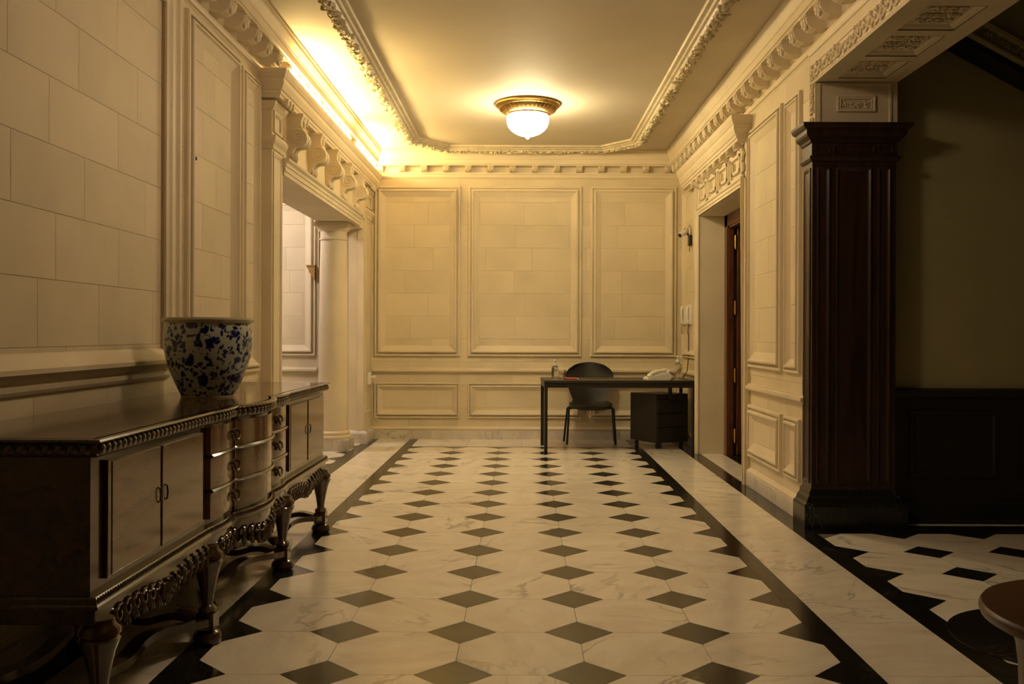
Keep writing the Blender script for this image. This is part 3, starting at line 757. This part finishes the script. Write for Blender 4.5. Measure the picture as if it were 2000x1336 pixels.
# sloping underside of the stairs
st = thing('staircase', 'sloping underside of a staircase with dark edge beam and carved border', 'staircase', (3.2, 5.955, 2.766))
sl = math.atan(-.541)
def slope(u, v, d): return (u * math.cos(sl) - v * math.sin(sl), -d, u * math.sin(sl) + v * math.cos(sl))
SU0, SU1 = -.93, 1.25
MB().box((SU0, 0, 0), (SU1, .035, .20), slope).build('edge_beam', 'black_metal', st)
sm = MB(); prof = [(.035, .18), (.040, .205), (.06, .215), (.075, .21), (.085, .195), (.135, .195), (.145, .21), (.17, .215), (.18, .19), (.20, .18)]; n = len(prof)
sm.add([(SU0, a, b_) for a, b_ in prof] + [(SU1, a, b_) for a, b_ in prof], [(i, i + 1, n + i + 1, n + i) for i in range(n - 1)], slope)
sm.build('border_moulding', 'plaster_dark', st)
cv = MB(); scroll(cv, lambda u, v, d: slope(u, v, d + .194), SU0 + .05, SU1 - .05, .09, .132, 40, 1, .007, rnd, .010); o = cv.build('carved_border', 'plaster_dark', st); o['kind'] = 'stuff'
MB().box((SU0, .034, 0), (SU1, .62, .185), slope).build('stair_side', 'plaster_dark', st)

# ------------------------------------------------------------------ ceiling lamps and cove tubes
def ceiling_lamp(loc, m, label):
    t = thing('ceiling_lamp', label, 'lamp', loc)
    MB().lathe([(.10, 0), (.285, 0), (.292, -.010), (.290, -.022), (.275, -.030), (.268, -.038), (.258, -.040), (.245, -.058), (.225, -.078), (.205, -.092), (.196, -.096), (.192, -.106), (.186, -.110), (.10, -.10)], 48).build('bronze_rim', 'bronze', t, True, label='aged bronze ceiling plate')
    fl_ = MB()
    for i in range(40):
        a = 2 * PI * i / 40
        fl_.blob((.242 * math.cos(a), .242 * math.sin(a), -.064), (.030, .008, .006), rot=Matrix.Rotation(a, 3, 'Z') @ Matrix.Rotation(-.72, 3, 'Y'), n=5, m=3)
    fl_.build('leaf_flutes', 'bronze', t)['kind'] = 'stuff'
    MB().lathe([(.180, -.104), (.186, -.14), (.184, -.17), (.172, -.205), (.148, -.238), (.112, -.264), (.066, -.284), (.030, -.294), (.016, -.302), (.012, -.312), (.003, -.318)], 48, rib=.02, nr=24).build('glass_globe', m, t, True, label='glowing white ribbed glass bowl')
    return t
ceiling_lamp((0.04, 8.35, ZC), 'globe', 'bronze rimmed ceiling lamp with glowing white glass bowl in the middle of the ceiling')
ceiling_lamp((0.04, 4.35, ZC), 'globe_near', 'dimmer bronze rimmed ceiling lamp above the sideboard end of the hall')
ceiling_lamp((-3.35, 9.5, 3.06), 'globe_side', 'ceiling lamp in the room beyond the left doorway')
for i, (a, b_) in enumerate(((6.52, 7.62), (7.70, 8.80), (9.12, 10.42))):
    lab = ['near', 'middle', 'far'][i]
    t = thing('cove_lamp', ['cove tube lamp hidden on the door cornice, first from the sideboard', 'cove tube lamp hidden on the door cornice, second from the sideboard', 'cove tube lamp hidden on the door cornice, beside the back wall'][i], 'lamp', (-1.642, a, 2.986))
    MB().box((-.02, 0, 0), (.02, b_ - a, .012)).build('batten', 'white_plastic', t)
    MB().tube([(0, .02, .020), (0, b_ - a - .02, .020)], .008, 10).build('glowing_tube', 'tube', t, True)

# ------------------------------------------------------------------ sideboard
SX = -1.205            # front face of the carcass
SY0, SY1 = 2.62, 5.68; XBK = -1.765
ZT = .900
sb = thing('sideboard', 'long dark mahogany sideboard with bowed drawers, carved apron and turned legs', 'sideboard', (SX, (SY0 + SY1) / 2, 0))
S0 = Vector(sb.location)
def L3(x, y, z): return (x - S0.x, y - S0.y, z)
YD0, YD1, YB0, YB1 = 3.56, 4.72, 3.86, 4.42
def bow(y, amp=.062):
    if YB0 < y < YB1: return amp * math.sin(PI * (y - YB0) / (YB1 - YB0)) ** .8
    if YD0 < y <= YB0: return .012 * math.sin(PI * (y - YD0) / (YB0 - YD0))
    if YB1 <= y < YD1: return .012 * math.sin(PI * (y - YB1) / (YD1 - YB1))
    return 0.0
ys = [SY0] + [YD0 + (YD1 - YD0) * i / 64 for i in range(65)] + [SY1]
def front_path(off_y=0.0, off_x=0.0, y0=None, y1=None):
    a = SY0 if y0 is None else y0; b_ = SY1 if y1 is None else y1
    out = []
    for y in ys:
        yy2 = min(max(y, a), b_)
        if not out or abs(yy2 - out[-1][1]) > 1e-5: out.append((SX + off_x + bow(yy2), yy2))
    return out
# moulded top: back edge straight, three sides moulded
fpth = [(XBK - S0.x, SY1 - S0.y)] + [(x - S0.x, y - S0.y) for x, y in front_path()[::-1]] + [(XBK - S0.x, SY0 - S0.y)]
fpth = fpth[::-1]
# travelling -> front runs toward +Y, right side is +X
top = MB().sweep(fpth, [(-.01, ZT - .052), (.004, ZT - .052), (.010, ZT - .046), (.012, ZT - .040), (.014, ZT - .016), (.022, ZT - .012), (.028, ZT - .006), (.024, ZT), (-.01, ZT)], cap=False)
poly = [(x, y) for x, y in fpth]
k = len(top.v); top.v += [(x, y, ZT) for x, y in poly]; top.f.append(tuple(range(k, k + len(poly))))
k = len(top.v); top.v += [(x, y, ZT - .05) for x, y in poly]; top.f.append(tuple(range(k, k + len(poly))))
top_o = top.build('top', 'mahogany', sb)
# gadroons along the edge
gd = MB(); gd.blob((0, 0, 0), (.013, .0195, .017), rot=Matrix.Rotation(.5, 3, 'X'), n=8, m=6); gd_me = gd.mesh('gadroon', 'mahogany_dark', True)
fp_ = front_path(); acc = 0; y = SY0 + .01
while y < SY1:
    x = SX + bow(y); sl_ = (bow(y + .005) - bow(y - .005)) / .01
    obj('gadroon', gd_me, top_o, L3(x + .013, y, ZT - .029), rz=-math.atan(sl_))
    y += .0355 * math.cos(math.atan(sl_))
x = SX - .02
while x > XBK + .02:
    obj('gadroon', gd_me, top_o, L3(x, SY0 - .013, ZT - .029), rz=-PI / 2); obj('gadroon', gd_me, top_o, L3(x, SY1 + .013, ZT - .029), rz=PI / 2)
    x -= .0355
# carcass
ZB, ZA = .455, .375
body = MB()
pth = front_path(off_x=-.012)
polyb = [(x - S0.x, y - S0.y) for x, y in pth] + [(XBK - S0.x, SY1 - S0.y), (XBK - S0.x, SY0 - S0.y)]
body.prism(polyb, ZB, ZT - .048); body.build('carcass', 'mahogany', sb)
# doors with their handles; dark stiles between
def sdoor(y0, y1, hy):
    d = MB(); d.rbox(L3(SX - .014, y0, ZB + .035), L3(SX + .004, y1, ZT - .075), .003); o = d.build('door', 'mahogany_door', sb)
    hd = MB(); hd.tube([L3(SX + .004, hy, .640), L3(SX + .010, hy, .644), L3(SX + .012, hy, .665), L3(SX + .010, hy, .686), L3(SX + .004, hy, .690)], .003, 6); hd.build('handle', 'iron', o, True)
for a, b_ in ((2.70, 3.50), (4.80, 5.62)):
    mid = (a + b_) / 2
    sdoor(a + .025, mid - .008, mid - .03); sdoor(mid + .008, b_ - .0, mid + .03)
    MB().rbox(L3(SX - .013, mid - .006, ZB + .035), L3(SX + .008, mid + .006, ZT - .075), .002).build('meeting_strip', 'mahogany_dark', sb)
    MB().rbox(L3(SX - .013, a - .0, ZB + .03), L3(SX + .002, a + .022, ZT - .07), .002).build('stile', 'mahogany_dark', sb)
# bowed drawers
zd = [ZB + .020, .590, .725, ZT - .055]
def handle_mesh():
    hm = MB()
    for s_ in (-.035, .035):
        hm.lathe([(.010, 0), (.010, .004), (.005, .008), (.005, .014), (.0, .016)], 8, (0, 0, 0), lambda x_, y_, z_, s_=s_: (z_, x_ + s_, y_))
    hm.tube([(.014, -.035, 0), (.020, -.036, -.014), (.022, -.022, -.030), (.023, 0, -.036), (.022, .022, -.030), (.020, .036, -.014), (.014, .035, 0)], .0042, 6)
    hm.blob((.004, 0, -.004), (.004, .030, .016), n=10, m=6); hm.blob((.004, 0, -.022), (.004, .014, .016), n=10, m=6)
    return hm.mesh('handle', 'iron', True)
hmesh = handle_mesh()
def curved(z0, z1, off, y0=YD0 + .012, y1=YD1 - .012, th=.02, bulge=0, nseg=56):
    mb = MB(); vs = []; N_ = nseg + 1
    for i in range(N_):
        y = y0 + (y1 - y0) * i / nseg; xf = SX + bow(y) + off
        vs += [L3(xf - th, y, z0), L3(xf, y, z0), L3(xf + bulge, y, (z0 + z1) / 2), L3(xf, y, z1), L3(xf - th, y, z1)]
    fs = [(i * 5 + j, i * 5 + j + 1, i * 5 + 6 + j, i * 5 + 5 + j) for i in range(nseg) for j in range(4)]
    fs += [(0, 1, 2, 3, 4), tuple(range(nseg * 5, nseg * 5 + 5))[::-1]]
    return mb.add(vs, fs)
for z0, z1 in zip(zd, zd[1:]):
    o = curved(z0 + .008, z1 - .008, .006).build('drawer', 'mahogany_door', sb, True)
    for y in (3.84, 4.50):
        obj('handle', hmesh, o, L3(SX + bow(y) + .006, y, (z0 + z1) / 2 + .012))
for z in zd[1:3]: curved(z - .007, z + .007, .012, bulge=.007).build('drawer_bead', 'mahogany', sb, True)
for y in (YB0, YB1):
    MB().tube([L3(SX + .008, y, ZB + .01), L3(SX + .008, y, ZT - .055)], .006, 8).build('reeded_edge', 'mahogany_dark', sb, True)
# base rail with small beads, and carved apron
rail = MB().sweep(fpth, [(-.02, ZB), (.006, ZB), (.012, ZB - .006), (.012, ZB - .020), (.018, ZB - .026), (.018, ZB - .034), (.004, ZB - .040), (.002, ZA), (-.02, ZA)], cap=True)
rail_o = rail.build('base_rail', 'mahogany', sb)
bd = MB(); y = SY0
while y < SY1:
    bd.blob(L3(SX + bow(y) + .010, y, ZB - .010), (.008, .0075, .009), n=6, m=4); y += .0165
o = bd.build('rail_beading', 'mahogany_dark', rail_o, True); o['kind'] = 'stuff'
def apron(y0, y1, drop):
    mb = MB(); n_ = 28; vs = []
    for i in range(n_ + 1):
        t = i / n_; y = y0 + (y1 - y0) * t
        dz = drop * (.35 + .65 * math.exp(-((t - .5) / .16) ** 2)) + .010 * math.cos(t * 12 * PI) - .03 * (1 - min(1, min(t, 1 - t) * 8))
        xf = SX + bow(y) + .002
        vs += [L3(xf - .02, y, ZA + .003), L3(xf, y, ZA + .003), L3(xf, y, ZA - dz), L3(xf - .02, y, ZA - dz)]
    mb.add(vs, [(i * 4 + j, i * 4 + (j + 1) % 4, i * 4 + 4 + (j + 1) % 4, i * 4 + 4 + j) for i in range(n_) for j in range(4)])
    o = mb.build('apron', 'mahogany', sb)
    cv = MB(); nn = max(6, int((y1 - y0) / .06))
    for i in range(nn):
        t = (i + .5) / nn; y = y0 + (y1 - y0) * t; R = .031; sg = 1 if t < .5 else -1
        dz = drop * (.35 + .65 * math.exp(-((t - .5) / .16) ** 2)); x = SX + bow(y) + .006
        cv.tube([L3(x, y + sg * R * (1 - .075 * j) * math.cos(j * .62 + 1.2), ZA - dz * .42 + R * (1 - .075 * j) * math.sin(j * .62 + 1.2)) for j in range(11)], .0055, 5)
        for j in range(5):
            a_ = 1.6 + j * .55
            cv.blob(L3(x + .002, y + sg * .036 * math.cos(a_), ZA - dz * .52 - .034 * math.sin(a_) * .8), (.007, .0055, .024), rot=Matrix.Rotation(sg * (.5 - .4 * j), 3, 'X'), n=6, m=4)
    ym = (y0 + y1) / 2
    for j in range(-3, 4): cv.blob(L3(SX + bow(ym) + .009, ym + j * .017, ZA - drop * .62 + abs(j) * .007), (.011, .009, .040 - abs(j) * .004), rot=Matrix.Rotation(j * .18, 3, 'X'), n=6, m=5)
    o2 = cv.build('carved_leaves', 'mahogany_dark', o, True); o2['kind'] = 'stuff'
apron(2.74, 3.55, .085); apron(3.66, 4.62, .10); apron(4.80, 5.58, .085)
# turned legs
lp = [(.046, .0), (.054, .010), (.056, .026), (.048, .044), (.030, .052), (.026, .058)]
lp2 = [(.026, .118), (.034, .124), (.036, .134), (.028, .144), (.021, .150), (.023, .170), (.028, .205), (.036, .245), (.046, .285), (.056, .308), (.059, .318), (.052, .326), (.059, .334), (.057, .350), (.044, .362), (.040, .378)]
lg = MB().lathe(lp, 20).box((-.034, -.034, .056), (.034, .034, .120)).lathe(lp2, 20)
lg_me = lg.mesh('leg', 'mahogany_dark', True)
LY = (2.68, 3.60, 4.725, 5.62)
for y in LY:
    obj('leg', lg_me, sb, L3(SX - .012, y, 0)); obj('leg', lg_me, sb, L3(XBK + .06, y, 0))
def stretcher(p0, p1, amp, steps=26):
    p0, p1 = Vector(p0), Vector(p1); d = p1 - p0; nrm = Vector((-d.y, d.x)).normalized()
    mb = MB(); vs = []; n_ = steps
    for i in range(n_ + 1):
        t = i / n_; c = p0 + d * t + nrm * amp * (math.sin(PI * t) ** 2 + .35 * math.sin(2 * PI * t) ** 2); z = .088 + .022 * math.sin(2 * PI * t) ** 2
        t2_ = Vector((-d.y, d.x)).normalized() * .028
        vs += [L3(c.x - t2_.x, c.y - t2_.y, z - .014), L3(c.x + t2_.x, c.y + t2_.y, z - .014), L3(c.x + t2_.x, c.y + t2_.y, z + .014), L3(c.x - t2_.x, c.y - t2_.y, z + .014)]
    mb.add(vs, [(i * 4 + j, i * 4 + (j + 1) % 4, i * 4 + 4 + (j + 1) % 4, i * 4 + 4 + j) for i in range(n_) for j in range(4)])
    mb.build('stretcher', 'mahogany', sb, True)
for a, b_ in zip(LY, LY[1:]):
    stretcher((SX - .012, a), (SX - .012, b_), .13); stretcher((XBK + .06, a), (XBK + .06, b_), -.06)
for y in LY: stretcher((SX - .012, y), (XBK + .06, y), .0)

# ------------------------------------------------------------------ porcelain jar
jr = thing('planter_jar', 'blue and white porcelain fish bowl jar on the sideboard', 'jar', (-1.487, 4.40, ZT))
jp = [(.110, 0), (.122, .004), (.128, .018), (.150, .065), (.174, .125), (.192, .185), (.201, .240), (.203, .285), (.199, .325), (.193, .345), (.188, .350), (.178, .340), (.186, .240), (.150, .08), (.10, .03), (.0, .03)]
MB().lathe(jp, 48, cap=False).build('body', 'porcelain', jr, True)
MB().lathe([(.190, .343), (.205, .352), (.210, .362), (.206, .371), (.190, .373), (.178, .368), (.177, .345)], 48, cap=False).build('rim', 'porcelain_rim', jr, True, label='plain glazed rim')
MB().lathe([(.10, 0.001), (.124, 0.001), (.124, .010), (.10, .012)], 40).build('foot_ring', 'porcelain_rim', jr, True)

# ------------------------------------------------------------------ desk
DX0, DX1, DY0, DY1, DZ = .215, 1.765, 9.40, 10.09, .735
dk = thing('desk', 'black office desk with slim steel legs against the back wall', 'desk', ((DX0 + DX1) / 2 - .01, (DY0 + DY1) / 2, 0), .035)
dw, dd = (DX1 - DX0) / 2, (DY1 - DY0) / 2
MB().rbox((-dw, -dd, DZ - .025), (dw, dd, DZ), .003).build('top', 'desk_top', dk)
MB().box((-dw + .03, -dd + .010, DZ - .075), (dw - .03, -dd + .035, DZ - .025)).build('front_rail', 'black_metal', dk)
MB().box((-dw + .03, dd - .035, DZ - .075), (dw - .03, dd - .010, DZ - .025)).build('back_rail', 'black_metal', dk)
for s_ in (-1, 1): MB().box((s_ * (dw - .020) - .016, -dd + .03, DZ - .075), (s_ * (dw - .020) + .016, dd - .03, DZ - .025)).build('side_rail', 'black_metal', dk)
for sx in (-1, 1):
    for sy in (-1, 1):
        MB().rbox((sx * (dw - .022) - .017, sy * (dd - .022) - .017, 0), (sx * (dw - .022) + .017, sy * (dd - .022) + .017, DZ - .025), .004).build('leg', 'black_metal', dk)
MB().box((.56, .02, DZ - .22), (.60, .05, DZ - .025)).build('cable_bracket', 'black_metal', dk)
MB().tube([(.30, .10, DZ - .03), (.36, .10, DZ - .09), (.42, .12, DZ - .10), (.40, .14, DZ - .03)], .004, 6).build('cable', 'cable_dark', dk, True)

# ------------------------------------------------------------------ chair
ch = thing('office_chair', 'black plastic visitor chair with rounded back behind the desk', 'chair', (.752, 10.24, 0))
bk = MB(); nu, nv = 14, 10; vs = []
for side in (0, 1):
    for j in range(nv + 1):
        t = j / nv; z = .44 + .43 * t
        hwid = .17 + .105 * min(1, t * 1.5) ** .8
        if t > .58: hwid *= 1 - .40 * ((t - .58) / .42) ** 3
        for i in range(nu + 1):
            s_ = -1 + 2 * i / nu
            zz = z - .03 * max(0, t - .6) + .028 * (1 - s_ * s_) * t * t
            vs.append((s_ * hwid, .165 + .085 * t - .035 * (1 - s_ * s_) * -1 - .05 * s_ * s_ + side * .014, zz))
r_ = (nu + 1); o_ = r_ * (nv + 1); fs = []
for j in range(nv):
    for i in range(nu):
        a = j * r_ + i; fs += [(a, a + 1, a + r_ + 1, a + r_), (o_ + a, o_ + a + r_, o_ + a + r_ + 1, o_ + a + 1)]
for j in range(nv): fs += [(j * r_, (j + 1) * r_, o_ + (j + 1) * r_, o_ + j * r_), (j * r_ + nu, o_ + j * r_ + nu, o_ + (j + 1) * r_ + nu, (j + 1) * r_ + nu)]
for i in range(nu): fs += [(i, o_ + i, o_ + i + 1, i + 1), (nv * r_ + i, nv * r_ + i + 1, o_ + nv * r_ + i + 1, o_ + nv * r_ + i)]
bk.add(vs, fs); bk.build('backrest', 'black_plastic', ch, True)
seat = MB(); vs = []; n_ = 20
for k_, (zz, g_) in enumerate(((.395, .80), (.415, 1), (.440, 1.02), (.452, .94), (.446, .5))):
    for i in range(n_):
        a = 2 * PI * i / n_; ca, sa = math.cos(a), math.sin(a)
        e = lambda c_: math.copysign(abs(c_) ** .6, c_)
        vs.append((.235 * g_ * e(ca), -.02 + .22 * g_ * e(sa), zz - (.02 if sa < -.7 and k_ < 4 else 0)))
fs = [(k_ * n_ + i, k_ * n_ + (i + 1) % n_, (k_ + 1) * n_ + (i + 1) % n_, (k_ + 1) * n_ + i) for k_ in range(4) for i in range(n_)] + [tuple(range(n_))[::-1], tuple(range(4 * n_, 5 * n_))]
seat.add(vs, fs); seat.build('seat', 'black_plastic', ch, True)
for s_ in (-1, 1):
    MB().tube([(s_ * .265, -.125, 0), (s_ * .250, -.115, .25), (s_ * .245, -.11, .375), (s_ * .225, -.10, .40)], .0125, 8).build('leg', 'black_metal', ch, True)
    MB().tube([(s_ * .285, .19, 0), (s_ * .262, .14, .25), (s_ * .250, .10, .375), (s_ * .225, .09, .40)], .0125, 8).build('leg', 'black_metal', ch, True)
    MB().tube([(s_ * .225, -.10, .40), (s_ * .225, .09, .40), (s_ * .19, .17, .43), (s_ * .165, .20, .50)], .011, 8).build('side_tube', 'black_metal', ch, True)
    MB().tube([(s_ * .06, -.05, .40), (s_ * .06, -.07, .335)], .004, 6).build('seat_clip', 'black_metal', ch, True)
MB().tube([(-.225, -.10, .395), (.225, -.10, .395)], .010, 8).build('cross_tube', 'black_metal', ch, True)

# ------------------------------------------------------------------ drawer pedestal
pd = thing('drawer_pedestal', 'black drawer pedestal on castors under the desk', 'cabinet', (1.472, 10.02, 0), math.radians(30))
MB().rbox((-.21, -.23, .062), (.21, .23, .572), .004).build('body', 'black_plastic', pd)
for z0, z1 in ((.075, .22), (.225, .37), (.375, .52)):
    o = MB().rbox((-.203, -.242, z0), (.203, -.23, z1), .003).build('drawer', 'black_plastic', pd)
    MB().box((-.05, -.246, z1 - .03), (.05, -.241, z1 - .018)).build('handle', 'black_metal', o)
for x in (-.16, .16):
    for y in (-.18, .18):
        MB().lathe([(.024, -.012), (.028, -.008), (.028, .008), (.024, .012)], 14, fn=lambda a, b_, c: (c, a, b_)).lathe([(.008, .02), (.008, .036)], 8).build('castor', 'black_plastic', pd, True, loc=(x, y, .028))

# ------------------------------------------------------------------ small things on the desk
tp = thing('telephone', 'white desk telephone with handset on the desk', 'telephone', (1.385, 9.55, DZ), .15)
MB().prism([(-.125, .0), (.10, .0), (.125, .02), (.128, .055), (.10, .075), (-.11, .030), (-.125, .015)], -.09, .09, lambda a, b2, c: (a, c, b2)).build('base', 'white_plastic', tp)
hs_ = MB(); hs_.tube([(-.105, -.055, .050), (-.06, -.058, .078), (0, -.06, .094), (.06, -.058, .102), (.105, -.055, .092)], [.016, .018, .016, .018, .016], 10)
hs_.blob((-.098, -.055, .046), (.026, .03, .02), n=12, m=8); hs_.blob((.098, -.055, .086), (.026, .03, .022), n=12, m=8); hs_.build('handset', 'white_plastic', tp, True)
kp = MB()
for i in range(3):
    for j in range(4): kp.box((-.045 + j * .032, .0 + i * .026, .048 + j * .0125), (-.025 + j * .032, .018 + i * .026, .062 + j * .0125))
kp.build('keypad', 'grey_plastic', tp)
MB().tube([(-.105, -.07, .04)] + [(-.10 + .012 * i, -.085 + .006 * math.sin(i * 2.2), .010 + .006 * math.cos(i * 2.2)) for i in range(18)], .003, 5).build('cord', 'white_plastic', tp, True)

def pump_bottle(loc, sc_, label, m, pump, rz=0):
    t = thing('pump_bottle', label, 'bottle', loc, rz)
    z = sc_
    MB().lathe([(.034 * z, 0), (.038 * z, .004 * z), (.038 * z, .11 * z), (.034 * z, .128 * z), (.018 * z, .142 * z), (.014 * z, .150 * z)], 20).build('bottle_body', m, t, True)
    MB().lathe([(.016 * z, .148 * z), (.016 * z, .168 * z), (.007 * z, .172 * z), (.006 * z, .190 * z), (.014 * z, .192 * z), (.014 * z, .202 * z), (.004 * z, .206 * z)], 16).build('pump', pump, t, True)
    MB().tube([(0, 0, .198 * z), (-.02 * z, 0, .199 * z), (-.036 * z, 0, .194 * z)], .005 * z, 6).build('nozzle', pump, t, True)
    MB().tube([(0, 0, .15 * z), (.004, 0, .01)], .0025, 5).build('dip_tube', 'white_plastic', t)
    return t
pump_bottle((.335, 9.52, DZ), 1.0, 'clear sanitiser bottle with tall white pump on the desk corner', 'clear', 'white_plastic', 1.2)
# clear tumbler next to it, standing behind
tb = thing('tumbler', 'clear plastic tumbler beside the sanitiser bottle', 'cup', (.408, 9.58, DZ))
MB().lathe([(.028, 0), (.040, .10), (.0375, .10), (.026, .004), (.0, .004)], 20, cap=False).build('cup', 'clear', tb, True)
pump_bottle((1.615, 9.66, DZ), 1.2, 'clear pump bottle by the telephone at the wall end of the desk', 'clear', 'white_plastic', 2.6)
rp = thing('red_pouch', 'small folded red pouch lying on the desk', 'pouch', (.50, 9.60, DZ), -.1)
MB().rbox((-.075, -.035, 0), (.07, .035, .016), .006).build('pouch', 'red_plastic', rp, True)
MB().rbox((.055, -.03, .002), (.082, .03, .012), .003).build('tag', 'white_plastic', rp, True)

# ------------------------------------------------------------------ wall telephones, camera, socket
for i, y in enumerate((10.40, 10.04)):
    t = thing('wall_intercom', ['white intercom handset on the wall, nearer the back corner', 'white intercom handset on the wall, nearer the wooden door'][i], 'intercom', (XR, y, 1.31), group='intercom handsets by the door')
    MB().rbox((-.03, -.075, 0), (0, .06, .215), .006).build('base_plate', 'white_plastic', t)
    hsb = MB(); hsb.rbox((-.062, -.062, .012), (-.038, -.022, .203), .008); hsb.blob((-.042, -.042, .185), (.014, .026, .03), n=10, m=6); hsb.blob((-.042, -.042, .03), (.014, .026, .03), n=10, m=6); hsb.build('handset', 'white_plastic', t, True)
    MB().box((-.032, .005, .06), (-.0295, .03, .15)).build('speaker_slot', 'grey_plastic', t)
    MB().tube([(-.045, -.045, .01), (-.05, -.05, -.06), (-.04, -.02, -.10), (-.02, .02, -.08), (-.015, .02, .005)], .004, 6).build('cord', 'grey_plastic', t, True)
wc = MB().tube([(XR - .012, 10.13, 1.312), (XR - .010, 10.13, 1.1), (XR - .012, 10.13, .95), (XR - .026, 10.13, .80), (XR - .03, 10.10, DZ + .07), (XR - .08, 10.06, DZ + .006)], .005, 6)
tag(wc.build('phone_cable', 'cable_dark', None, True), 'thin dark cable running down the wall from the intercoms', 'cable')
cm = thing('security_camera', 'white bullet security camera on a black bracket high beside the door', 'camera', (XR, 10.02, 2.22))
dv = Matrix.Rotation(-.5, 3, 'X')
MB().box((-.035, -.045, -.06), (0, .045, .05)).build('junction_box', 'black_metal', cm)
MB().tube([(-.02, .0, .04), (-.05, .015, .075), (-.075, .02, .125)], .011, 8).build('bracket', 'black_metal', cm, True)
bdv = Vector((-.62, -.45, -.40)).normalized()
pA = Vector((-.05, .02, .10)); pB = pA + bdv * .115
MB().tube([pA, pA + bdv * .01, pB], [.024, .029, .029], 16).build('housing', 'white_plastic', cm, True)
MB().tube([pB - bdv * .001, pB + bdv * .004], .023, 16).build('lens', 'black_metal', cm, True)
MB().tube([(-.03, .0, .05), (-.05, -.03, .12), (-.03, -.04, .16), (-.01, -.02, .12), (-.004, .02, .05)], .0035, 5).build('cable', 'cable_dark', cm, True)
MB().tube([(-.02, .02, -.06), (-.02, .022, -.12)], .004, 5).build('cable_end', 'cable_dark', cm, True)

sk = thing('wall_socket', 'white socket box with round plug low in the back left corner', 'socket', (-1.722, 10.36, .635))
MB().rbox((0, -.05, 0), (.035, .05, .13), .004).build('box', 'white_plastic', sk)
MB().lathe([(.016, 0), (.018, .02), (.024, .026), (.024, .045), (.016, .055), (.004, .058)], 14, fn=lambda x, y, z: (z + .034, x, y + .075)).build('plug', 'white_plastic', sk, True)
MB().tube([(.07, 0, .07), (.075, .02, .02), (.07, .10, -.10), (.05, .18, -.30), (.06, .19, -.40), (.12, .20, -.43)], .005, 6).build('cord', 'white_plastic', sk, True)
kb = thing('wall_piece', 'small ochre piece with a tapering outline on the pale wall beyond the doorway', 'wall_piece', (-2.405, YB - .002, 1.80))
cb = MB(); cb.prism([(.045, 0), (.045, .165), (-.045, .165), (-.045, .145), (-.028, .125), (-.018, .088), (.004, .074), (.022, .03)], 0, .07, lambda a, b2, c: (a, -c, b2)); cb.build('bracket', 'ochre', kb)  # ochre piece extruded from one outline: wide at the top, tapering to lower right
MB().box((-.052, -.078, .163), (.05, 0, .176)).build('top_strip', 'ochre', kb)

# ------------------------------------------------------------------ round table at the right edge
rt = thing('round_table', 'low round polished wooden table at the edge of the stair hall', 'table', (1.668, 2.503, 0))
MB().lathe([(.30, .405), (.375, .408), (.389, .416), (.3935, .428), (.392, .440), (.386, .448), (.375, .4505), (.0, .4505)], 64, cap=False).build('top', 'table_wood', rt, True)
MB().lathe([(.335, 0), (.345, .012), (.340, .045), (.315, .06), (.298, .10), (.290, .18), (.292, .27), (.300, .34), (.312, .38), (.318, .406)], 48).build('drum', 'pillar_wood', rt, True)
MB().lathe([(.316, .058), (.324, .066), (.322, .078), (.304, .086)], 48, cap=False).build('drum_bead', 'pillar_wood', rt, True)
